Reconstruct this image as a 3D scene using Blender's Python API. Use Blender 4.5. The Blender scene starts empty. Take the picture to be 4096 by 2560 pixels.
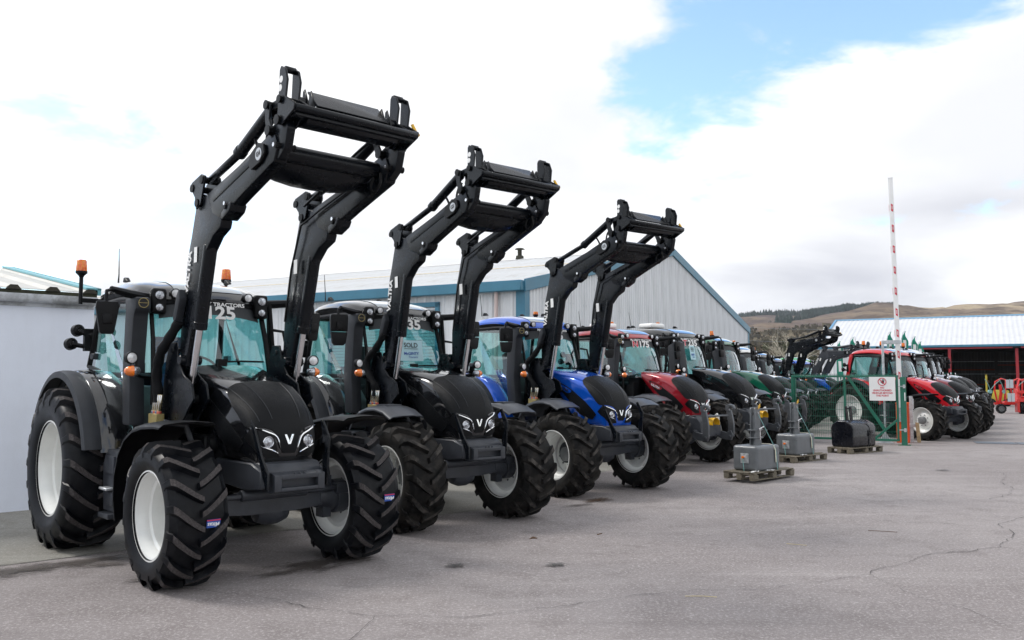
import bpy, bmesh, math, random
from math import sin, cos, pi, radians, sqrt, atan2, exp
from mathutils import Vector, Matrix, Euler, noise as mnoise

random.seed(7)
SC = bpy.context.scene
COL = SC.collection

# ------------------------------------------------------------------ camera
cam_d = bpy.data.cameras.new("camera")
cam = bpy.data.objects.new("camera", cam_d)
COL.objects.link(cam)
CAM_H = 1.844
cam.location = (0, 0, CAM_H)
cam.rotation_euler = (radians(90 + 3.907), 0, 0)
cam_d.sensor_width = 36
cam_d.lens = 29.98
cam_d.clip_start = 0.1
cam_d.clip_end = 12000
SC.camera = cam

# ------------------------------------------------------------------ exposure, sky, sun
SC.view_settings.view_transform = 'Standard'
SC.view_settings.look = 'None'
SC.view_settings.gamma = 1
SC.view_settings.exposure = 0.52
SC.view_settings.use_curve_mapping = False
SC.cycles.max_bounces = 8
SC.cycles.transparent_max_bounces = 24
SC.cycles.sample_clamp_indirect = 6
SUN_AZ, SUN_EL = -78.0, 47.0          # degrees, azimuth from +Y towards +X
world = bpy.data.worlds.new("World")
SC.world = world
world.use_nodes = True
wt = world.node_tree
wt.nodes.clear()


class NT:
    """tiny node helper"""
    def __init__(s, t): s.t = t
    def n(s, ty, **k):
        nd = s.t.nodes.new(ty)
        for a, v in k.items(): setattr(nd, a, v)
        return nd
    def link(s, a, b): s.t.links.new(a, b)
    def setv(s, sock, v):
        if hasattr(v, 'is_output') or hasattr(v, 'links'): s.t.links.new(v, sock)
        else: sock.default_value = v
    def math(s, op, a, b=None, c=None, clamp=False):
        nd = s.n('ShaderNodeMath', operation=op, use_clamp=clamp)
        s.setv(nd.inputs[0], a)
        if b is not None: s.setv(nd.inputs[1], b)
        if c is not None: s.setv(nd.inputs[2], c)
        return nd.outputs[0]
    def mix(s, f, a, b, blend='MIX'):
        nd = s.n('ShaderNodeMix', data_type='RGBA', blend_type=blend)
        s.setv(nd.inputs[0], f)
        s.setv(nd.inputs[6], a if hasattr(a, 'links') else (*a[:3], 1))
        s.setv(nd.inputs[7], b if hasattr(b, 'links') else (*b[:3], 1))
        return nd.outputs[2]
    def ramp(s, f, stops):
        nd = s.n('ShaderNodeValToRGB')
        s.setv(nd.inputs[0], f)
        e = nd.color_ramp.elements
        while len(e) < len(stops): e.new(0.5)
        for q, (p, c) in zip(e, stops):
            q.position = p
            q.color = (c, c, c, 1) if isinstance(c, (int, float)) else (*c[:3], 1)
        return nd.outputs[0]
    def noise(s, vec, scale, detail=6, rough=.55, dist=0.0, lac=2.0):
        nd = s.n('ShaderNodeTexNoise')
        if vec is not None: s.link(vec, nd.inputs['Vector'])
        nd.inputs['Scale'].default_value = scale
        nd.inputs['Detail'].default_value = detail
        nd.inputs['Roughness'].default_value = rough
        nd.inputs['Distortion'].default_value = dist
        return nd.outputs['Fac']
    def smooth(s, x, lo, hi):
        nd = s.n('ShaderNodeMapRange', interpolation_type='SMOOTHSTEP')
        s.setv(nd.inputs[0], x)
        s.setv(nd.inputs[1], lo); s.setv(nd.inputs[2], hi)
        return nd.outputs[0]


W = NT(wt)
out = W.n('ShaderNodeOutputWorld')
bg = W.n('ShaderNodeBackground')
bg.inputs[1].default_value = 0.1
W.link(bg.outputs[0], out.inputs[0])
sky = W.n('ShaderNodeTexSky', sky_type='NISHITA')
sky.sun_disc = False
sky.sun_elevation = radians(SUN_EL)
sky.sun_rotation = radians(SUN_AZ % 360)
sky.air_density = 1.0
sky.dust_density = 0.6
sky.ozone_density = 2.2
tc = W.n('ShaderNodeTexCoord')
sep = W.n('ShaderNodeSeparateXYZ')
W.link(tc.outputs['Generated'], sep.inputs[0])
dx, dy, dz = sep.outputs
az = W.math('MULTIPLY', W.math('ARCTAN2', dx, dy), 180 / pi)
el = W.math('MULTIPLY', W.math('ARCSINE', dz), 180 / pi)
den = W.math('ADD', W.math('MAXIMUM', dz, 0.0), 0.22)
pv = W.n('ShaderNodeCombineXYZ')
W.link(W.math('DIVIDE', dx, den), pv.inputs[0])
W.link(W.math('DIVIDE', dy, den), pv.inputs[1])
pv.inputs[2].default_value = 3.7
n1 = W.noise(pv.outputs[0], 1.55, 9, .58, .25)
n2 = W.noise(pv.outputs[0], 4.2, 8, .60, .4)


def blob(a, e, sa, se, amp):
    qa = W.math('POWER', W.math('ABSOLUTE', W.math('DIVIDE', W.math('SUBTRACT', az, a), sa)), 2.0)
    qe = W.math('POWER', W.math('ABSOLUTE', W.math('DIVIDE', W.math('SUBTRACT', el, e), se)), 2.0)
    return W.math('MULTIPLY', W.math('EXPONENT', W.math('MULTIPLY', W.math('ADD', qa, qe), -1.0)), amp)


# cloud cover: fairly overcast, broken where the real sky was broken
D = W.math('ADD', n1, W.math('MULTIPLY', W.math('SUBTRACT', n2, .5), .62))
bias = 0.10
acc = None
for b in [(19.5, 24, 8.0, 5.6, -.32), (12.5, 20.0, 4.6, 2.6, -.20), (8.3, 18.8, 3.0, 2.2, -.26), (10.5, 15.6, 2.4, 1.5, -.12), (30, 26, 6, 5, -.30), (14.5, 17.3, 4.5, 1.6, -.13),
          (-27, 15.5, 4, 2.0, -.09), (-31, 8.6, 6, 3.0, -.20), (-18.5, 9.6, 3.0, 1.5, -.12), (31, 8.6, 4.0, 2.0, .14),
          (25.5, 13.5, 9, 4.2, .26), (-6, 20, 14, 8, .22), (6, 12, 12, 4, .16), (17, 7, 12, 3, .20),
          (-60, 30, 22, 14, -.10), (150, 55, 26, 12, -.16), (195, 22, 22, 8, -.10), (110, 20, 40, 16, .10)]:
    q = blob(*b)
    acc = q if acc is None else W.math('ADD', acc, q)
D = W.math('ADD', W.math('ADD', D, bias), acc)
cover = W.smooth(D, .40, .60)
# shading inside the cloud: thick parts bright, flat grey undersides low down
pv2 = W.n('ShaderNodeVectorMath', operation='ADD')
W.link(pv.outputs[0], pv2.inputs[0])
pv2.inputs[1].default_value = (0.35, 0.9, 5.1)
n3 = W.noise(pv2.outputs[0], 1.1, 6, .5, .3)
shade = W.math('ADD', W.math('MULTIPLY', W.smooth(n3, .40, .66), .55),
               W.math('ADD', blob(19, 6.0, 9, 1.9, .62), blob(28, 10.2, 5, 1.2, .34)), clamp=True)
cl_col = W.mix(shade, (9.0, 9.1, 9.2), (5.1, 5.2, 5.7))
sky_col = W.mix(1.0, sky.outputs[0], (2.15, 2.2, 2.2), 'MULTIPLY')
full = W.mix(cover, sky_col, cl_col)
W.link(full, bg.inputs[0])

sun_d = bpy.data.lights.new("sun", 'SUN')
sun_d.energy = 1.5
sun_d.angle = radians(15)
sun_d.color = (1, .96, .90)
sun = bpy.data.objects.new("sun", sun_d)
COL.objects.link(sun)
_d = Vector((sin(radians(SUN_AZ)) * cos(radians(SUN_EL)), cos(radians(SUN_AZ)) * cos(radians(SUN_EL)), sin(radians(SUN_EL))))
sun.rotation_euler = _d.to_track_quat('Z', 'Y').to_euler()

# ------------------------------------------------------------------ materials
MATS = {}


def pmat(name, col, rough=.5, metal=0.0, coat=0.0, var=.12, vscale=6.0, bump=0.0, bscale=60.0, dust=None, dustamt=.5, spec=.5, dustscale=5.0, stretch=None):
    m = bpy.data.materials.new(name)
    m.use_nodes = True
    t = NT(m.node_tree)
    b = m.node_tree.nodes['Principled BSDF']
    b.inputs['Metallic'].default_value = metal
    b.inputs['Coat Weight'].default_value = coat
    b.inputs['Coat Roughness'].default_value = .03
    b.inputs['Specular IOR Level'].default_value = spec
    co = t.n('ShaderNodeTexCoord').outputs['Object']
    n = t.noise(co, vscale, 5, .6)
    f = t.smooth(n, .3, .7)
    c = t.mix(f, [x * (1 - var) for x in col], [min(1, x * (1 + var)) for x in col])
    if dust:
        cd = co
        if stretch:
            mp = t.n('ShaderNodeMapping')
            mp.inputs['Scale'].default_value = stretch
            t.link(co, mp.inputs[0])
            cd = mp.outputs[0]
        dn = t.noise(cd, dustscale, 9, .68, .3)
        df = t.math('MULTIPLY', t.smooth(dn, .42, .66), dustamt)
        c = t.mix(df, c, dust)
        t.link(t.math('ADD', t.math('MULTIPLY', df, .35), rough, clamp=True), b.inputs['Roughness'])
    else:
        t.link(t.math('ADD', t.math('MULTIPLY', t.math('SUBTRACT', f, .5), .12 * min(1, rough * 2)), rough, clamp=True), b.inputs['Roughness'])
    t.link(c, b.inputs['Base Color'])
    if bump:
        bn = t.noise(co, bscale, 6, .6)
        bp = t.n('ShaderNodeBump')
        bp.inputs['Strength'].default_value = bump
        bp.inputs['Distance'].default_value = .01
        t.link(bn, bp.inputs['Height'])
        t.link(bp.outputs[0], b.inputs['Normal'])
    MATS[name] = m
    return m


def glassmat(name, tint, rough=.01, ior=1.5, boost=1.0):
    m = bpy.data.materials.new(name)
    m.use_nodes = True
    t = NT(m.node_tree)
    m.node_tree.nodes.clear()
    o = t.n('ShaderNodeOutputMaterial')
    mx = t.n('ShaderNodeMixShader')
    tr = t.n('ShaderNodeBsdfTransparent')
    tr.inputs[0].default_value = (*tint, 1)
    gl = t.n('ShaderNodeBsdfGlossy')
    gl.inputs['Roughness'].default_value = rough
    gl.inputs[0].default_value = (.92, .97, 1, 1)
    fr = t.n('ShaderNodeFresnel')
    fr.inputs[0].default_value = ior
    co = t.n('ShaderNodeTexCoord').outputs['Object']
    bp = t.n('ShaderNodeBump')
    bp.inputs['Strength'].default_value = .06
    bp.inputs['Distance'].default_value = .02
    t.link(t.noise(co, 2.2, 2, .4), bp.inputs['Height'])
    t.link(bp.outputs[0], gl.inputs['Normal'])
    t.link(t.math('MULTIPLY', fr.outputs[0], boost, clamp=True), mx.inputs[0])
    t.link(tr.outputs[0], mx.inputs[1])
    t.link(gl.outputs[0], mx.inputs[2])
    t.link(mx.outputs[0], o.inputs[0])
    MATS[name] = m
    return m


for nm, c in dict(black=(.006, .0065, .008), blue=(.004, .085, .52), red=(.30, .008, .018), brightred=(.52, .012, .022), green=(.004, .10, .055),
                  white=(.72, .72, .70), grey=(.16, .17, .185), darkred=(.16, .010, .022), navy=(.01, .02, .10), limegreen=(.02, .30, .06)).items():
    pmat('paint_' + nm, c, .14, 0.25 if nm in ('blue', 'red', 'darkred', 'grey', 'navy') else 0, 1.0, .05, 3, spec=.3)
pmat('loader_black', (.0032, .0046, .0072), .28, 0, .06, .15, 5, spec=.22)
pmat('plastic', (.005, .0053, .0063), .42, 0, 0, .15, 7, spec=.18)
pmat('plastic_grey', (.026, .029, .035), .5, 0, 0, .12, 6, .1, 90, spec=.3)
pmat('cast_grey', (.034, .038, .047), .42, 0, .08, .18, 7, .25, 70, spec=.4)
pmat('steel_grey', (.10, .108, .12), .36, .4, .2, .12, 5)
pmat('rubber', (.0040, .0047, .0066), .36, 0, 0, .25, 9, .05, 40, (.03, .03, .032), .25, spec=.16)
pmat('rubber_lug', (.058, .052, .052), .85, 0, 0, .4, 60, .5, 160, spec=.2)
pmat('rubber_dusty', (.0058, .0058, .006), .58, 0, 0, .3, 9, .15, 40, (.060, .053, .047), .45, spec=.15)
pmat('rubber_dusty_lug', (.013, .0122, .012), .70, 0, 0, .4, 14, .3, 90, (.13, .117, .105), .5, spec=.18, dustscale=7)
pmat('rim_white', (.77, .78, .76), .30, 0, .3, .04, 4, 0, 1, (.52, .50, .45), .18, dustscale=3)
pmat('hub_grey', (.16, .165, .17), .5, .1, 0, .1, 6)
pmat('chrome', (.82, .83, .85), .10, 1.0, 0, .03, 5)
pmat('chrome_rod', (.70, .70, .72), .22, 1.0, 0, .04, 5)
pmat('lens', (.42, .44, .48), .14, .75, 1.0, .45, 55, .5, 45)
pmat('fender_grey', (.048, .053, .064), .40, 0, 0, .1, 5, .08, 90, spec=.4)
pmat('lens_white', (.75, .76, .78), .15, .2, 1.0, .2, 30, .3, 40)
pmat('amber', (.85, .18, .006), .18, 0, 1.0, .22, 24, .3, 40)
pmat('grille_mesh', (.0035, .004, .0052), .42, 0, 0, .2, 20, .35, 260, spec=.16)
pmat('interior', (.16, .20, .20), .6, 0, 0, .1, 5)
pmat('interior_dark', (.022, .026, .03), .6, 0, 0, .1, 5)
pmat('seat_blue', (.012, .07, .22), .35, 0, .5, .35, 22, .7, 16)
pmat('white_print', (.80, .80, .79), .4, 0, 0, .02, 5)
pmat('red_print', (.55, .02, .05), .4, 0, 0, .03, 5)
pmat('blue_print', (.02, .08, .36), .4, 0, 0, .03, 5)
pmat('black_print', (.01, .01, .012), .5, 0, 0, .03, 5)
pmat('paper_blue', (.44, .66, .72), .6, 0, 0, .05, 5)
pmat('yellow', (.75, .42, .01), .4, 0, .2, .1, 8)
pmat('brass', (.36, .29, .12), .4, .4, 0, .15, 30)
pmat('orange_board', (.75, .10, .012), .5, 0, .1, .1, 5)
pmat('galvanised', (.48, .50, .52), .42, .6, 0, .22, 18)
pmat('gate_green', (.006, .12, .075), .38, 0, .3, .1, 5)
pmat('barrier_white', (.80, .80, .80), .35, 0, .3, .04, 4)
pmat('weight_grey', (.115, .125, .135), .42, .1, .25, .12, 5, .05, 50)
pmat('weight_black', (.0045, .0052, .0085), .26, 0, .4, .2, 6, .06, 40, (.05, .05, .05), .08, spec=.3)
pmat('strap_cream', (.60, .56, .44), .7, 0, 0, .1, 12)
pmat('strap_green', (.20, .42, .40), .6, 0, 0, .1, 12)
pmat('white_wall', (.80, .84, .94), .75, 0, 0, .03, 1.2, .12, 14, (.60, .62, .66), .16, dustscale=.9, stretch=(2.2, 2.2, .5))
pmat('gutter', (.60, .62, .66), .5, .1, 0, .12, 3, 0, 1, (.10, .10, .09), .6, dustscale=2.6)
pmat('mossy', (.035, .032, .026), .9, 0, 0, .5, 9, .5, 30, (.06, .07, .03), .6)
pmat('roof_cream', (.50, .49, .455), .5, .1, 0, .07, 1.5, 0, 1, (.45, .43, .38), .3, dustscale=1.1)
pmat('flash_teal', (.16, .42, .47), .45, .1, 0, .1, 2)
pmat('cladding', (.72, .735, .755), .5, 0, 0, .05, .6, 0, 1, (.44, .45, .46), .50, dustscale=.9, stretch=(5, 5, .35))
pmat('roof_sheet', (.70, .71, .72), .55, .05, 0, .06, .8, 0, 1, (.50, .47, .42), .45, dustscale=.5)
pmat('roof_lavender', (.60, .61, .635), .55, 0, 0, .05, .8, 0, 1, (.44, .44, .46), .3, dustscale=.5)
pmat('ridge_buff', (.62, .54, .40), .7, 0, 0, .15, 2)
pmat('flash_blue', (.045, .18, .27), .42, .1, .1, .10, 1.5)
pmat('flash_sky', (.12, .29, .46), .42, .1, .1, .08, 1.5)
pmat('pipe_pink', (.62, .50, .47), .6, 0, 0, .06, 4)
pmat('shutter_grey', (.50, .53, .56), .5, .2, 0, .06, 3)
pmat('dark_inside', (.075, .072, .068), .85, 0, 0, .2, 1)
pmat('shed_red', (.46, .03, .045), .5, 0, .1, .12, 2)
pmat('shed_rust', (.28, .045, .02), .7, 0, 0, .2, 2)
pmat('machine_red', (.62, .015, .012), .35, 0, .5, .08, 4)
pmat('machine_yellow', (.42, .33, .03), .45, 0, .2, .1, 4)
pmat('flag_green', (.005, .23, .15), .7, 0, 0, .1, 3)
pmat('flag_white', (.78, .79, .78), .7, 0, 0, .03, 3)
pmat('wood_pale', (.38, .30, .17), .8, 0, 0, .25, 9)
pmat('cloth_dark', (.006, .0065, .008), .8, 0, 0, .2, 12, .5, 30, spec=.2)
pmat('denim', (.03, .045, .09), .85, 0, 0, .2, 12)
pmat('skin', (.45, .26, .19), .6, 0, 0, .05, 9)
pmat('hair', (.02, .014, .01), .7, 0, 0, .2, 30)
pmat('litter', (.10, .055, .03), .9, 0, 0, .3, 30)
pmat('straw', (.50, .42, .25), .8, 0, 0, .2, 30)
pmat('crack_dark', (.045, .043, .042), .95, 0, 0, .35, 30)
pmat('bark_pale', (.42, .39, .32), .9, 0, 0, .2, 8)
pmat('scrub', (.095, .080, .052), .9, 0, 0, .6, .03)
pmat('grate_steel', (.20, .23, .27), .5, .3, 0, .15, 9)
pmat('bark', (.20, .18, .145), .9, 0, 0, .2, 8)
pmat('wire', (.25, .28, .30), .6, .3, 0, .1, 1)
glassmat('glass', (.46, .77, .75), .012, 1.52, 2.7)
glassmat('roof_glass', (.10, .22, .26), .03, 1.55, 2.6)
glassmat('screen_glass', (.38, .72, .74), .012, 1.52, 2.2)


def amber_dome():
    m = bpy.data.materials.new('beacon_amber')
    m.use_nodes = True
    b = m.node_tree.nodes['Principled BSDF']
    t = NT(m.node_tree)
    co = t.n('ShaderNodeTexCoord').outputs['Object']
    n = t.noise(co, 26, 3, .5)
    t.link(t.mix(t.smooth(n, .35, .65), (1.0, .17, .002), (1.0, .34, .01)), b.inputs['Base Color'])
    b.inputs['Roughness'].default_value = .15
    b.inputs['Transmission Weight'].default_value = .35
    b.inputs['Subsurface Weight'].default_value = .5
    b.inputs['Subsurface Radius'].default_value = (.05, .02, .005)
    b.inputs['Coat Weight'].default_value = .6
    MATS['beacon_amber'] = m


amber_dome()


def wood_mat():
    m = bpy.data.materials.new('pallet_wood')
    m.use_nodes = True
    t = NT(m.node_tree)
    b = m.node_tree.nodes['Principled BSDF']
    co = t.n('ShaderNodeTexCoord').outputs['Object']
    mp = t.n('ShaderNodeMapping')
    mp.inputs['Scale'].default_value = (3, 30, 30)
    t.link(co, mp.inputs[0])
    inf = t.n('ShaderNodeObjectInfo')
    n = t.noise(mp.outputs[0], 1.5, 6, .6, .5)
    c = t.mix(n, (.060, .050, .034), (.245, .21, .155))
    c = t.mix(t.math('MULTIPLY', inf.outputs['Random'], .55), c, (.11, .10, .08))
    t.link(c, b.inputs['Base Color'])
    b.inputs['Roughness'].default_value = .85
    MATS['pallet_wood'] = m


wood_mat()


def ground_mat(name, a, bcol, speck, worn):
    m = bpy.data.materials.new(name)
    m.use_nodes = True
    t = NT(m.node_tree)
    b = m.node_tree.nodes['Principled BSDF']
    co = t.n('ShaderNodeTexCoord').outputs['Object']
    big = t.noise(co, .22, 6, .6, .4)
    mid = t.noise(co, 2.1, 8, .65, .2)
    fine = t.noise(co, 38, 5, .7)
    grit = t.noise(co, 130, 3, .7)
    c = t.mix(t.smooth(big, .32, .68), a, bcol)
    c = t.mix(t.math('MULTIPLY', t.smooth(mid, .45, .68), .55), c, worn)
    c = t.mix(t.math('MULTIPLY', t.smooth(fine, .50, .66), .75), c, speck)
    c = t.mix(t.math('MULTIPLY', t.smooth(grit, .52, .70), .65), c, [x * .36 for x in a])
    coarse = t.noise(co, 14, 5, .75, .2)
    c = t.mix(t.math('MULTIPLY', t.smooth(coarse, .54, .68), .35), c, speck)
    c = t.mix(t.math('MULTIPLY', t.smooth(coarse, .44, .32), .35), c, worn)
    mp = t.n('ShaderNodeMapping')
    mp.inputs['Rotation'].default_value = (0, 0, .72)
    mp.inputs['Scale'].default_value = (.10, 1.5, 1)
    t.link(co, mp.inputs[0])
    trk = t.noise(mp.outputs[0], 1.0, 7, .62, .3)
    c = t.mix(t.math('MULTIPLY', t.smooth(trk, .52, .72), .30), c, [x * .66 for x in a])
    c = t.mix(t.math('MULTIPLY', t.smooth(trk, .46, .30), .22), c, speck)
    st = t.noise(co, .75, 9, .7, .6)
    c = t.mix(t.math('MULTIPLY', t.smooth(st, .60, .76), .38), c, [x * .55 for x in a])
    t.link(c, b.inputs['Base Color'])
    b.inputs['Roughness'].default_value = .82
    b.inputs['Specular IOR Level'].default_value = .3
    bp = t.n('ShaderNodeBump')
    bp.inputs['Strength'].default_value = .45
    bp.inputs['Distance'].default_value = .006
    t.link(t.math('ADD', fine, t.math('MULTIPLY', grit, .7)), bp.inputs['Height'])
    t.link(bp.outputs[0], b.inputs['Normal'])
    MATS[name] = m


ground_mat('yard_concrete', (.212, .188, .186), (.278, .253, .250), (.47, .445, .435), (.165, .143, .140))
ground_mat('apron_concrete', (.225, .217, .195), (.265, .256, .23), (.40, .39, .355), (.175, .16, .138))


def stain_mat(name, col, scale, amt):
    """a stain with its own ragged outline: colour fades into bare ground through alpha"""
    m = bpy.data.materials.new(name)
    m.use_nodes = True
    t = NT(m.node_tree)
    b = m.node_tree.nodes['Principled BSDF']
    tcn = t.n('ShaderNodeTexCoord')
    co = tcn.outputs['Object']
    ln = t.n('ShaderNodeVectorMath', operation='LENGTH')
    t.link(co, ln.inputs[0])
    n = t.noise(co, scale, 8, .65, .5)
    v = t.math('ADD', ln.outputs['Value'], t.math('MULTIPLY', t.math('SUBTRACT', n, .5), 3.0))
    al = t.math('MULTIPLY', t.math('SUBTRACT', 1.0, t.smooth(v, .20, .80)), amt)
    t.link(al, b.inputs['Alpha'])
    b.inputs['Base Color'].default_value = (*col, 1)
    b.inputs['Roughness'].default_value = .6
    MATS[name] = m


stain_mat('stain_oil', (.065, .054, .047), 2.2, .75)
stain_mat('stain_rust', (.075, .04, .02), 2.2, .85)
stain_mat('stain_dark', (.05, .047, .044), 2.6, .85)


def hill_mat():
    m = bpy.data.materials.new('hillside')
    m.use_nodes = True
    t = NT(m.node_tree)
    b = m.node_tree.nodes['Principled BSDF']
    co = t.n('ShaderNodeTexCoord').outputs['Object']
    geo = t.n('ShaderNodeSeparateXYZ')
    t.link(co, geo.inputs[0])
    mp = t.n('ShaderNodeMapping')
    mp.inputs['Scale'].default_value = (1, .22, 3.2)
    t.link(co, mp.inputs[0])
    big = t.noise(mp.outputs[0], .0042, 8, .62, .8)
    mid = t.noise(mp.outputs[0], .022, 8, .68, .5)
    fine = t.noise(mp.outputs[0], .12, 6, .7)
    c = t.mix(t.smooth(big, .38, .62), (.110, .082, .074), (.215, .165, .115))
    c = t.mix(t.math('MULTIPLY', t.smooth(geo.outputs[0], 420.0, 640.0), t.smooth(big, .30, .60)), c, (.46, .37, .25))  # sunlight painted into the right-hand slopes; the left stays darker, as under cloud
    c = t.mix(t.math('MULTIPLY', t.smooth(mid, .48, .64), .85), c, (.070, .050, .044))
    c = t.mix(t.math('MULTIPLY', t.smooth(fine, .50, .66), .60), c, (.055, .045, .036))
    low = t.math('SUBTRACT', 1.0, t.smooth(t.math('ADD', geo.outputs[2], t.math('MULTIPLY', t.math('SUBTRACT', mid, .5), 50)), 22.0, 52.0))
    lowc = t.mix(t.smooth(mid, .40, .62), (.070, .066, .036), (.15, .115, .055))
    lowc = t.mix(t.math('MULTIPLY', t.smooth(fine, .45, .7), .6), lowc, (.05, .045, .03))
    c = t.mix(low, c, lowc)
    t.link(c, b.inputs['Base Color'])
    b.inputs['Roughness'].default_value = .95
    b.inputs['Specular IOR Level'].default_value = .1
    MATS['hillside'] = m


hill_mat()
pmat('field_grass', (.07, .085, .03), .95, 0, 0, .3, .05, 0, 1, (.12, .10, .05), .5, dustscale=.03)
pmat('conifer', (.024, .040, .034), .9, 0, 0, .35, .06)
pmat('hedge_leaf', (.055, .058, .028), .85, 0, 0, .5, .8)
pmat('hedge_brown', (.10, .075, .05), .9, 0, 0, .4, .8)
M = MATS
# ------------------------------------------------------------------ mesh helpers


class MB:
    def __init__(s): s.v = []; s.f = []; s.m = []
    def add(s, vs, fs, mi=0):
        o = len(s.v)
        s.v += [tuple(p) for p in vs]
        for f in fs:
            s.f.append(tuple(i + o for i in f)); s.m.append(mi)
        return s
    def box(s, x0, x1, y0, y1, z0, z1, mi=0):
        vs = [(x, y, z) for x in (x0, x1) for y in (y0, y1) for z in (z0, z1)]
        return s.add(vs, [(0, 1, 3, 2), (4, 6, 7, 5), (0, 4, 5, 1), (2, 3, 7, 6), (0, 2, 6, 4), (1, 5, 7, 3)], mi)
    def hexa(s, lo, hi, mi=0):
        """lo, hi: 4 points each"""
        return s.add(list(lo) + list(hi), [(3, 2, 1, 0), (4, 5, 6, 7), (0, 1, 5, 4), (1, 2, 6, 5), (2, 3, 7, 6), (3, 0, 4, 7)], mi)
    def prism(s, poly, ax, a, b, mi=0):
        def P(p, h):
            return (h, p[0], p[1]) if ax == 'x' else ((p[0], h, p[1]) if ax == 'y' else (p[0], p[1], h))
        n = len(poly)
        vs = [P(p, a) for p in poly] + [P(p, b) for p in poly]
        fs = [tuple(range(n))[::-1], tuple(range(n, 2 * n))] + [(i, (i + 1) % n, n + (i + 1) % n, n + i) for i in range(n)]
        return s.add(vs, fs, mi)
    def tube(s, pts, r, seg=8, mi=0, cap=True, flat=1.0):
        pts = [Vector(p) for p in pts]
        rs = r if isinstance(r, (list, tuple)) else [r] * len(pts)
        rings = []
        up = None
        for i, p in enumerate(pts):
            d = (pts[min(i + 1, len(pts) - 1)] - pts[max(i - 1, 0)])
            d = d.normalized() if d.length > 1e-9 else Vector((0, 0, 1))
            if up is None:
                up = Vector((0, 0, 1)) if abs(d.z) < .9 else Vector((0, 1, 0))
            a = d.cross(up)
            if a.length < 1e-6: a = d.cross(Vector((1, 0, 0)))
            a.normalize()
            bb = a.cross(d).normalized()
            up = bb
            rings.append([p + (a * cos(2 * pi * k / seg) + bb * sin(2 * pi * k / seg) * flat) * rs[i] for k in range(seg)])
        vs = [q for g in rings for q in g]
        fs = []
        for i in range(len(rings) - 1):
            for k in range(seg):
                k2 = (k + 1) % seg
                fs.append((i * seg + k, i * seg + k2, (i + 1) * seg + k2, (i + 1) * seg + k))
        if cap:
            fs.append(tuple(range(seg))[::-1]); fs.append(tuple(range((len(rings) - 1) * seg, len(rings) * seg)))
        return s.add(vs, fs, mi)
    def cyl(s, p0, p1, r, seg=12, mi=0, r1=None):
        return s.tube([p0, p1], [r, r if r1 is None else r1], seg, mi)
    def lathe(s, prof, c=(0, 0, 0), ax='y', seg=32, mi=0, a0=0, a1=2 * pi):
        full = abs(a1 - a0 - 2 * pi) < 1e-6
        n = seg if full else seg + 1
        vs = []
        for k in range(n):
            t = a0 + (a1 - a0) * k / seg
            for (r, h) in prof:
                if ax == 'y': vs.append((c[0] + r * cos(t), c[1] + h, c[2] + r * sin(t)))
                elif ax == 'z': vs.append((c[0] + r * cos(t), c[1] + r * sin(t), c[2] + h))
                else: vs.append((c[0] + h, c[1] + r * cos(t), c[2] + r * sin(t)))
        m = len(prof)
        fs = []
        for k in range(seg):
            k2 = (k + 1) % n
            for j in range(m - 1):
                fs.append((k * m + j, k2 * m + j, k2 * m + j + 1, k * m + j + 1))
        return s.add(vs, fs, mi)
    def grid(s, fn, nu, nv, mi=0):
        vs = [fn(i / nu, j / nv) for i in range(nu + 1) for j in range(nv + 1)]
        w = nv + 1
        return s.add(vs, [(i * w + j, (i + 1) * w + j, (i + 1) * w + j + 1, i * w + j + 1) for i in range(nu) for j in range(nv)], mi)
    def xform(s, mat):
        s.v = [tuple(mat @ Vector(p)) for p in s.v]
        return s
    def mesh(s, name, bevel=0.0, seg=1, smooth=True, ang=38, weld=False, recalc=True):
        me = bpy.data.meshes.new(name)
        me.from_pydata(s.v, [], s.f)
        for p, mi in zip(me.polygons, s.m): p.material_index = mi
        if bevel or weld or recalc:
            bm = bmesh.new(); bm.from_mesh(me)
            if weld: bmesh.ops.remove_doubles(bm, verts=bm.verts, dist=1e-5)
            if recalc: bmesh.ops.recalc_face_normals(bm, faces=bm.faces)
            if bevel:
                es = [e for e in bm.edges if len(e.link_faces) == 2 and e.calc_face_angle(0) > radians(28)]
                bmesh.ops.bevel(bm, geom=es, offset=bevel, segments=seg, profile=.6, affect='EDGES', clamp_overlap=True)
            bm.to_mesh(me); bm.free()
        if smooth:
            me.polygons.foreach_set('use_smooth', [True] * len(me.polygons))
            me.set_sharp_from_angle(angle=radians(ang))
        me.update()
        return me


CACHE = {}


def cached(key, fn):
    if key not in CACHE: CACHE[key] = fn()
    return CACHE[key]


def put(name, me, mats=None, parent=None, loc=None, rot=None, scale=None, **props):
    o = bpy.data.objects.new(name, me)
    COL.objects.link(o)
    if parent is not None: o.parent = parent
    if loc is not None: o.location = loc
    if rot is not None: o.rotation_euler = rot
    if scale is not None: o.scale = scale
    if mats is not None:
        mats = mats if isinstance(mats, (list, tuple)) else [mats]
        while len(me.materials) < len(mats): me.materials.append(None)
        for i, m in enumerate(mats):
            mm = M[m] if isinstance(m, str) else m
            if me.materials[i] is None: me.materials[i] = mm
            elif me.materials[i] is not mm:
                o.material_slots[i].link = 'OBJECT'
                o.material_slots[i].material = mm
    for k, v in props.items(): o[k] = v
    return o


def empty(name, parent=None, loc=(0, 0, 0), rotz=0.0, scale=1.0, **props):
    o = bpy.data.objects.new(name, None)
    o.empty_display_size = .2
    COL.objects.link(o)
    if parent is not None: o.parent = parent
    o.location = loc
    o.rotation_euler = (0, 0, rotz)
    o.scale = (scale,) * 3
    for k, v in props.items(): o[k] = v
    return o


def tag(o, label, cat, group=None):
    o['label'] = label; o['category'] = cat
    if group: o['group'] = group
    return o


def struct(o):
    o['kind'] = 'structure'
    return o


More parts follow.
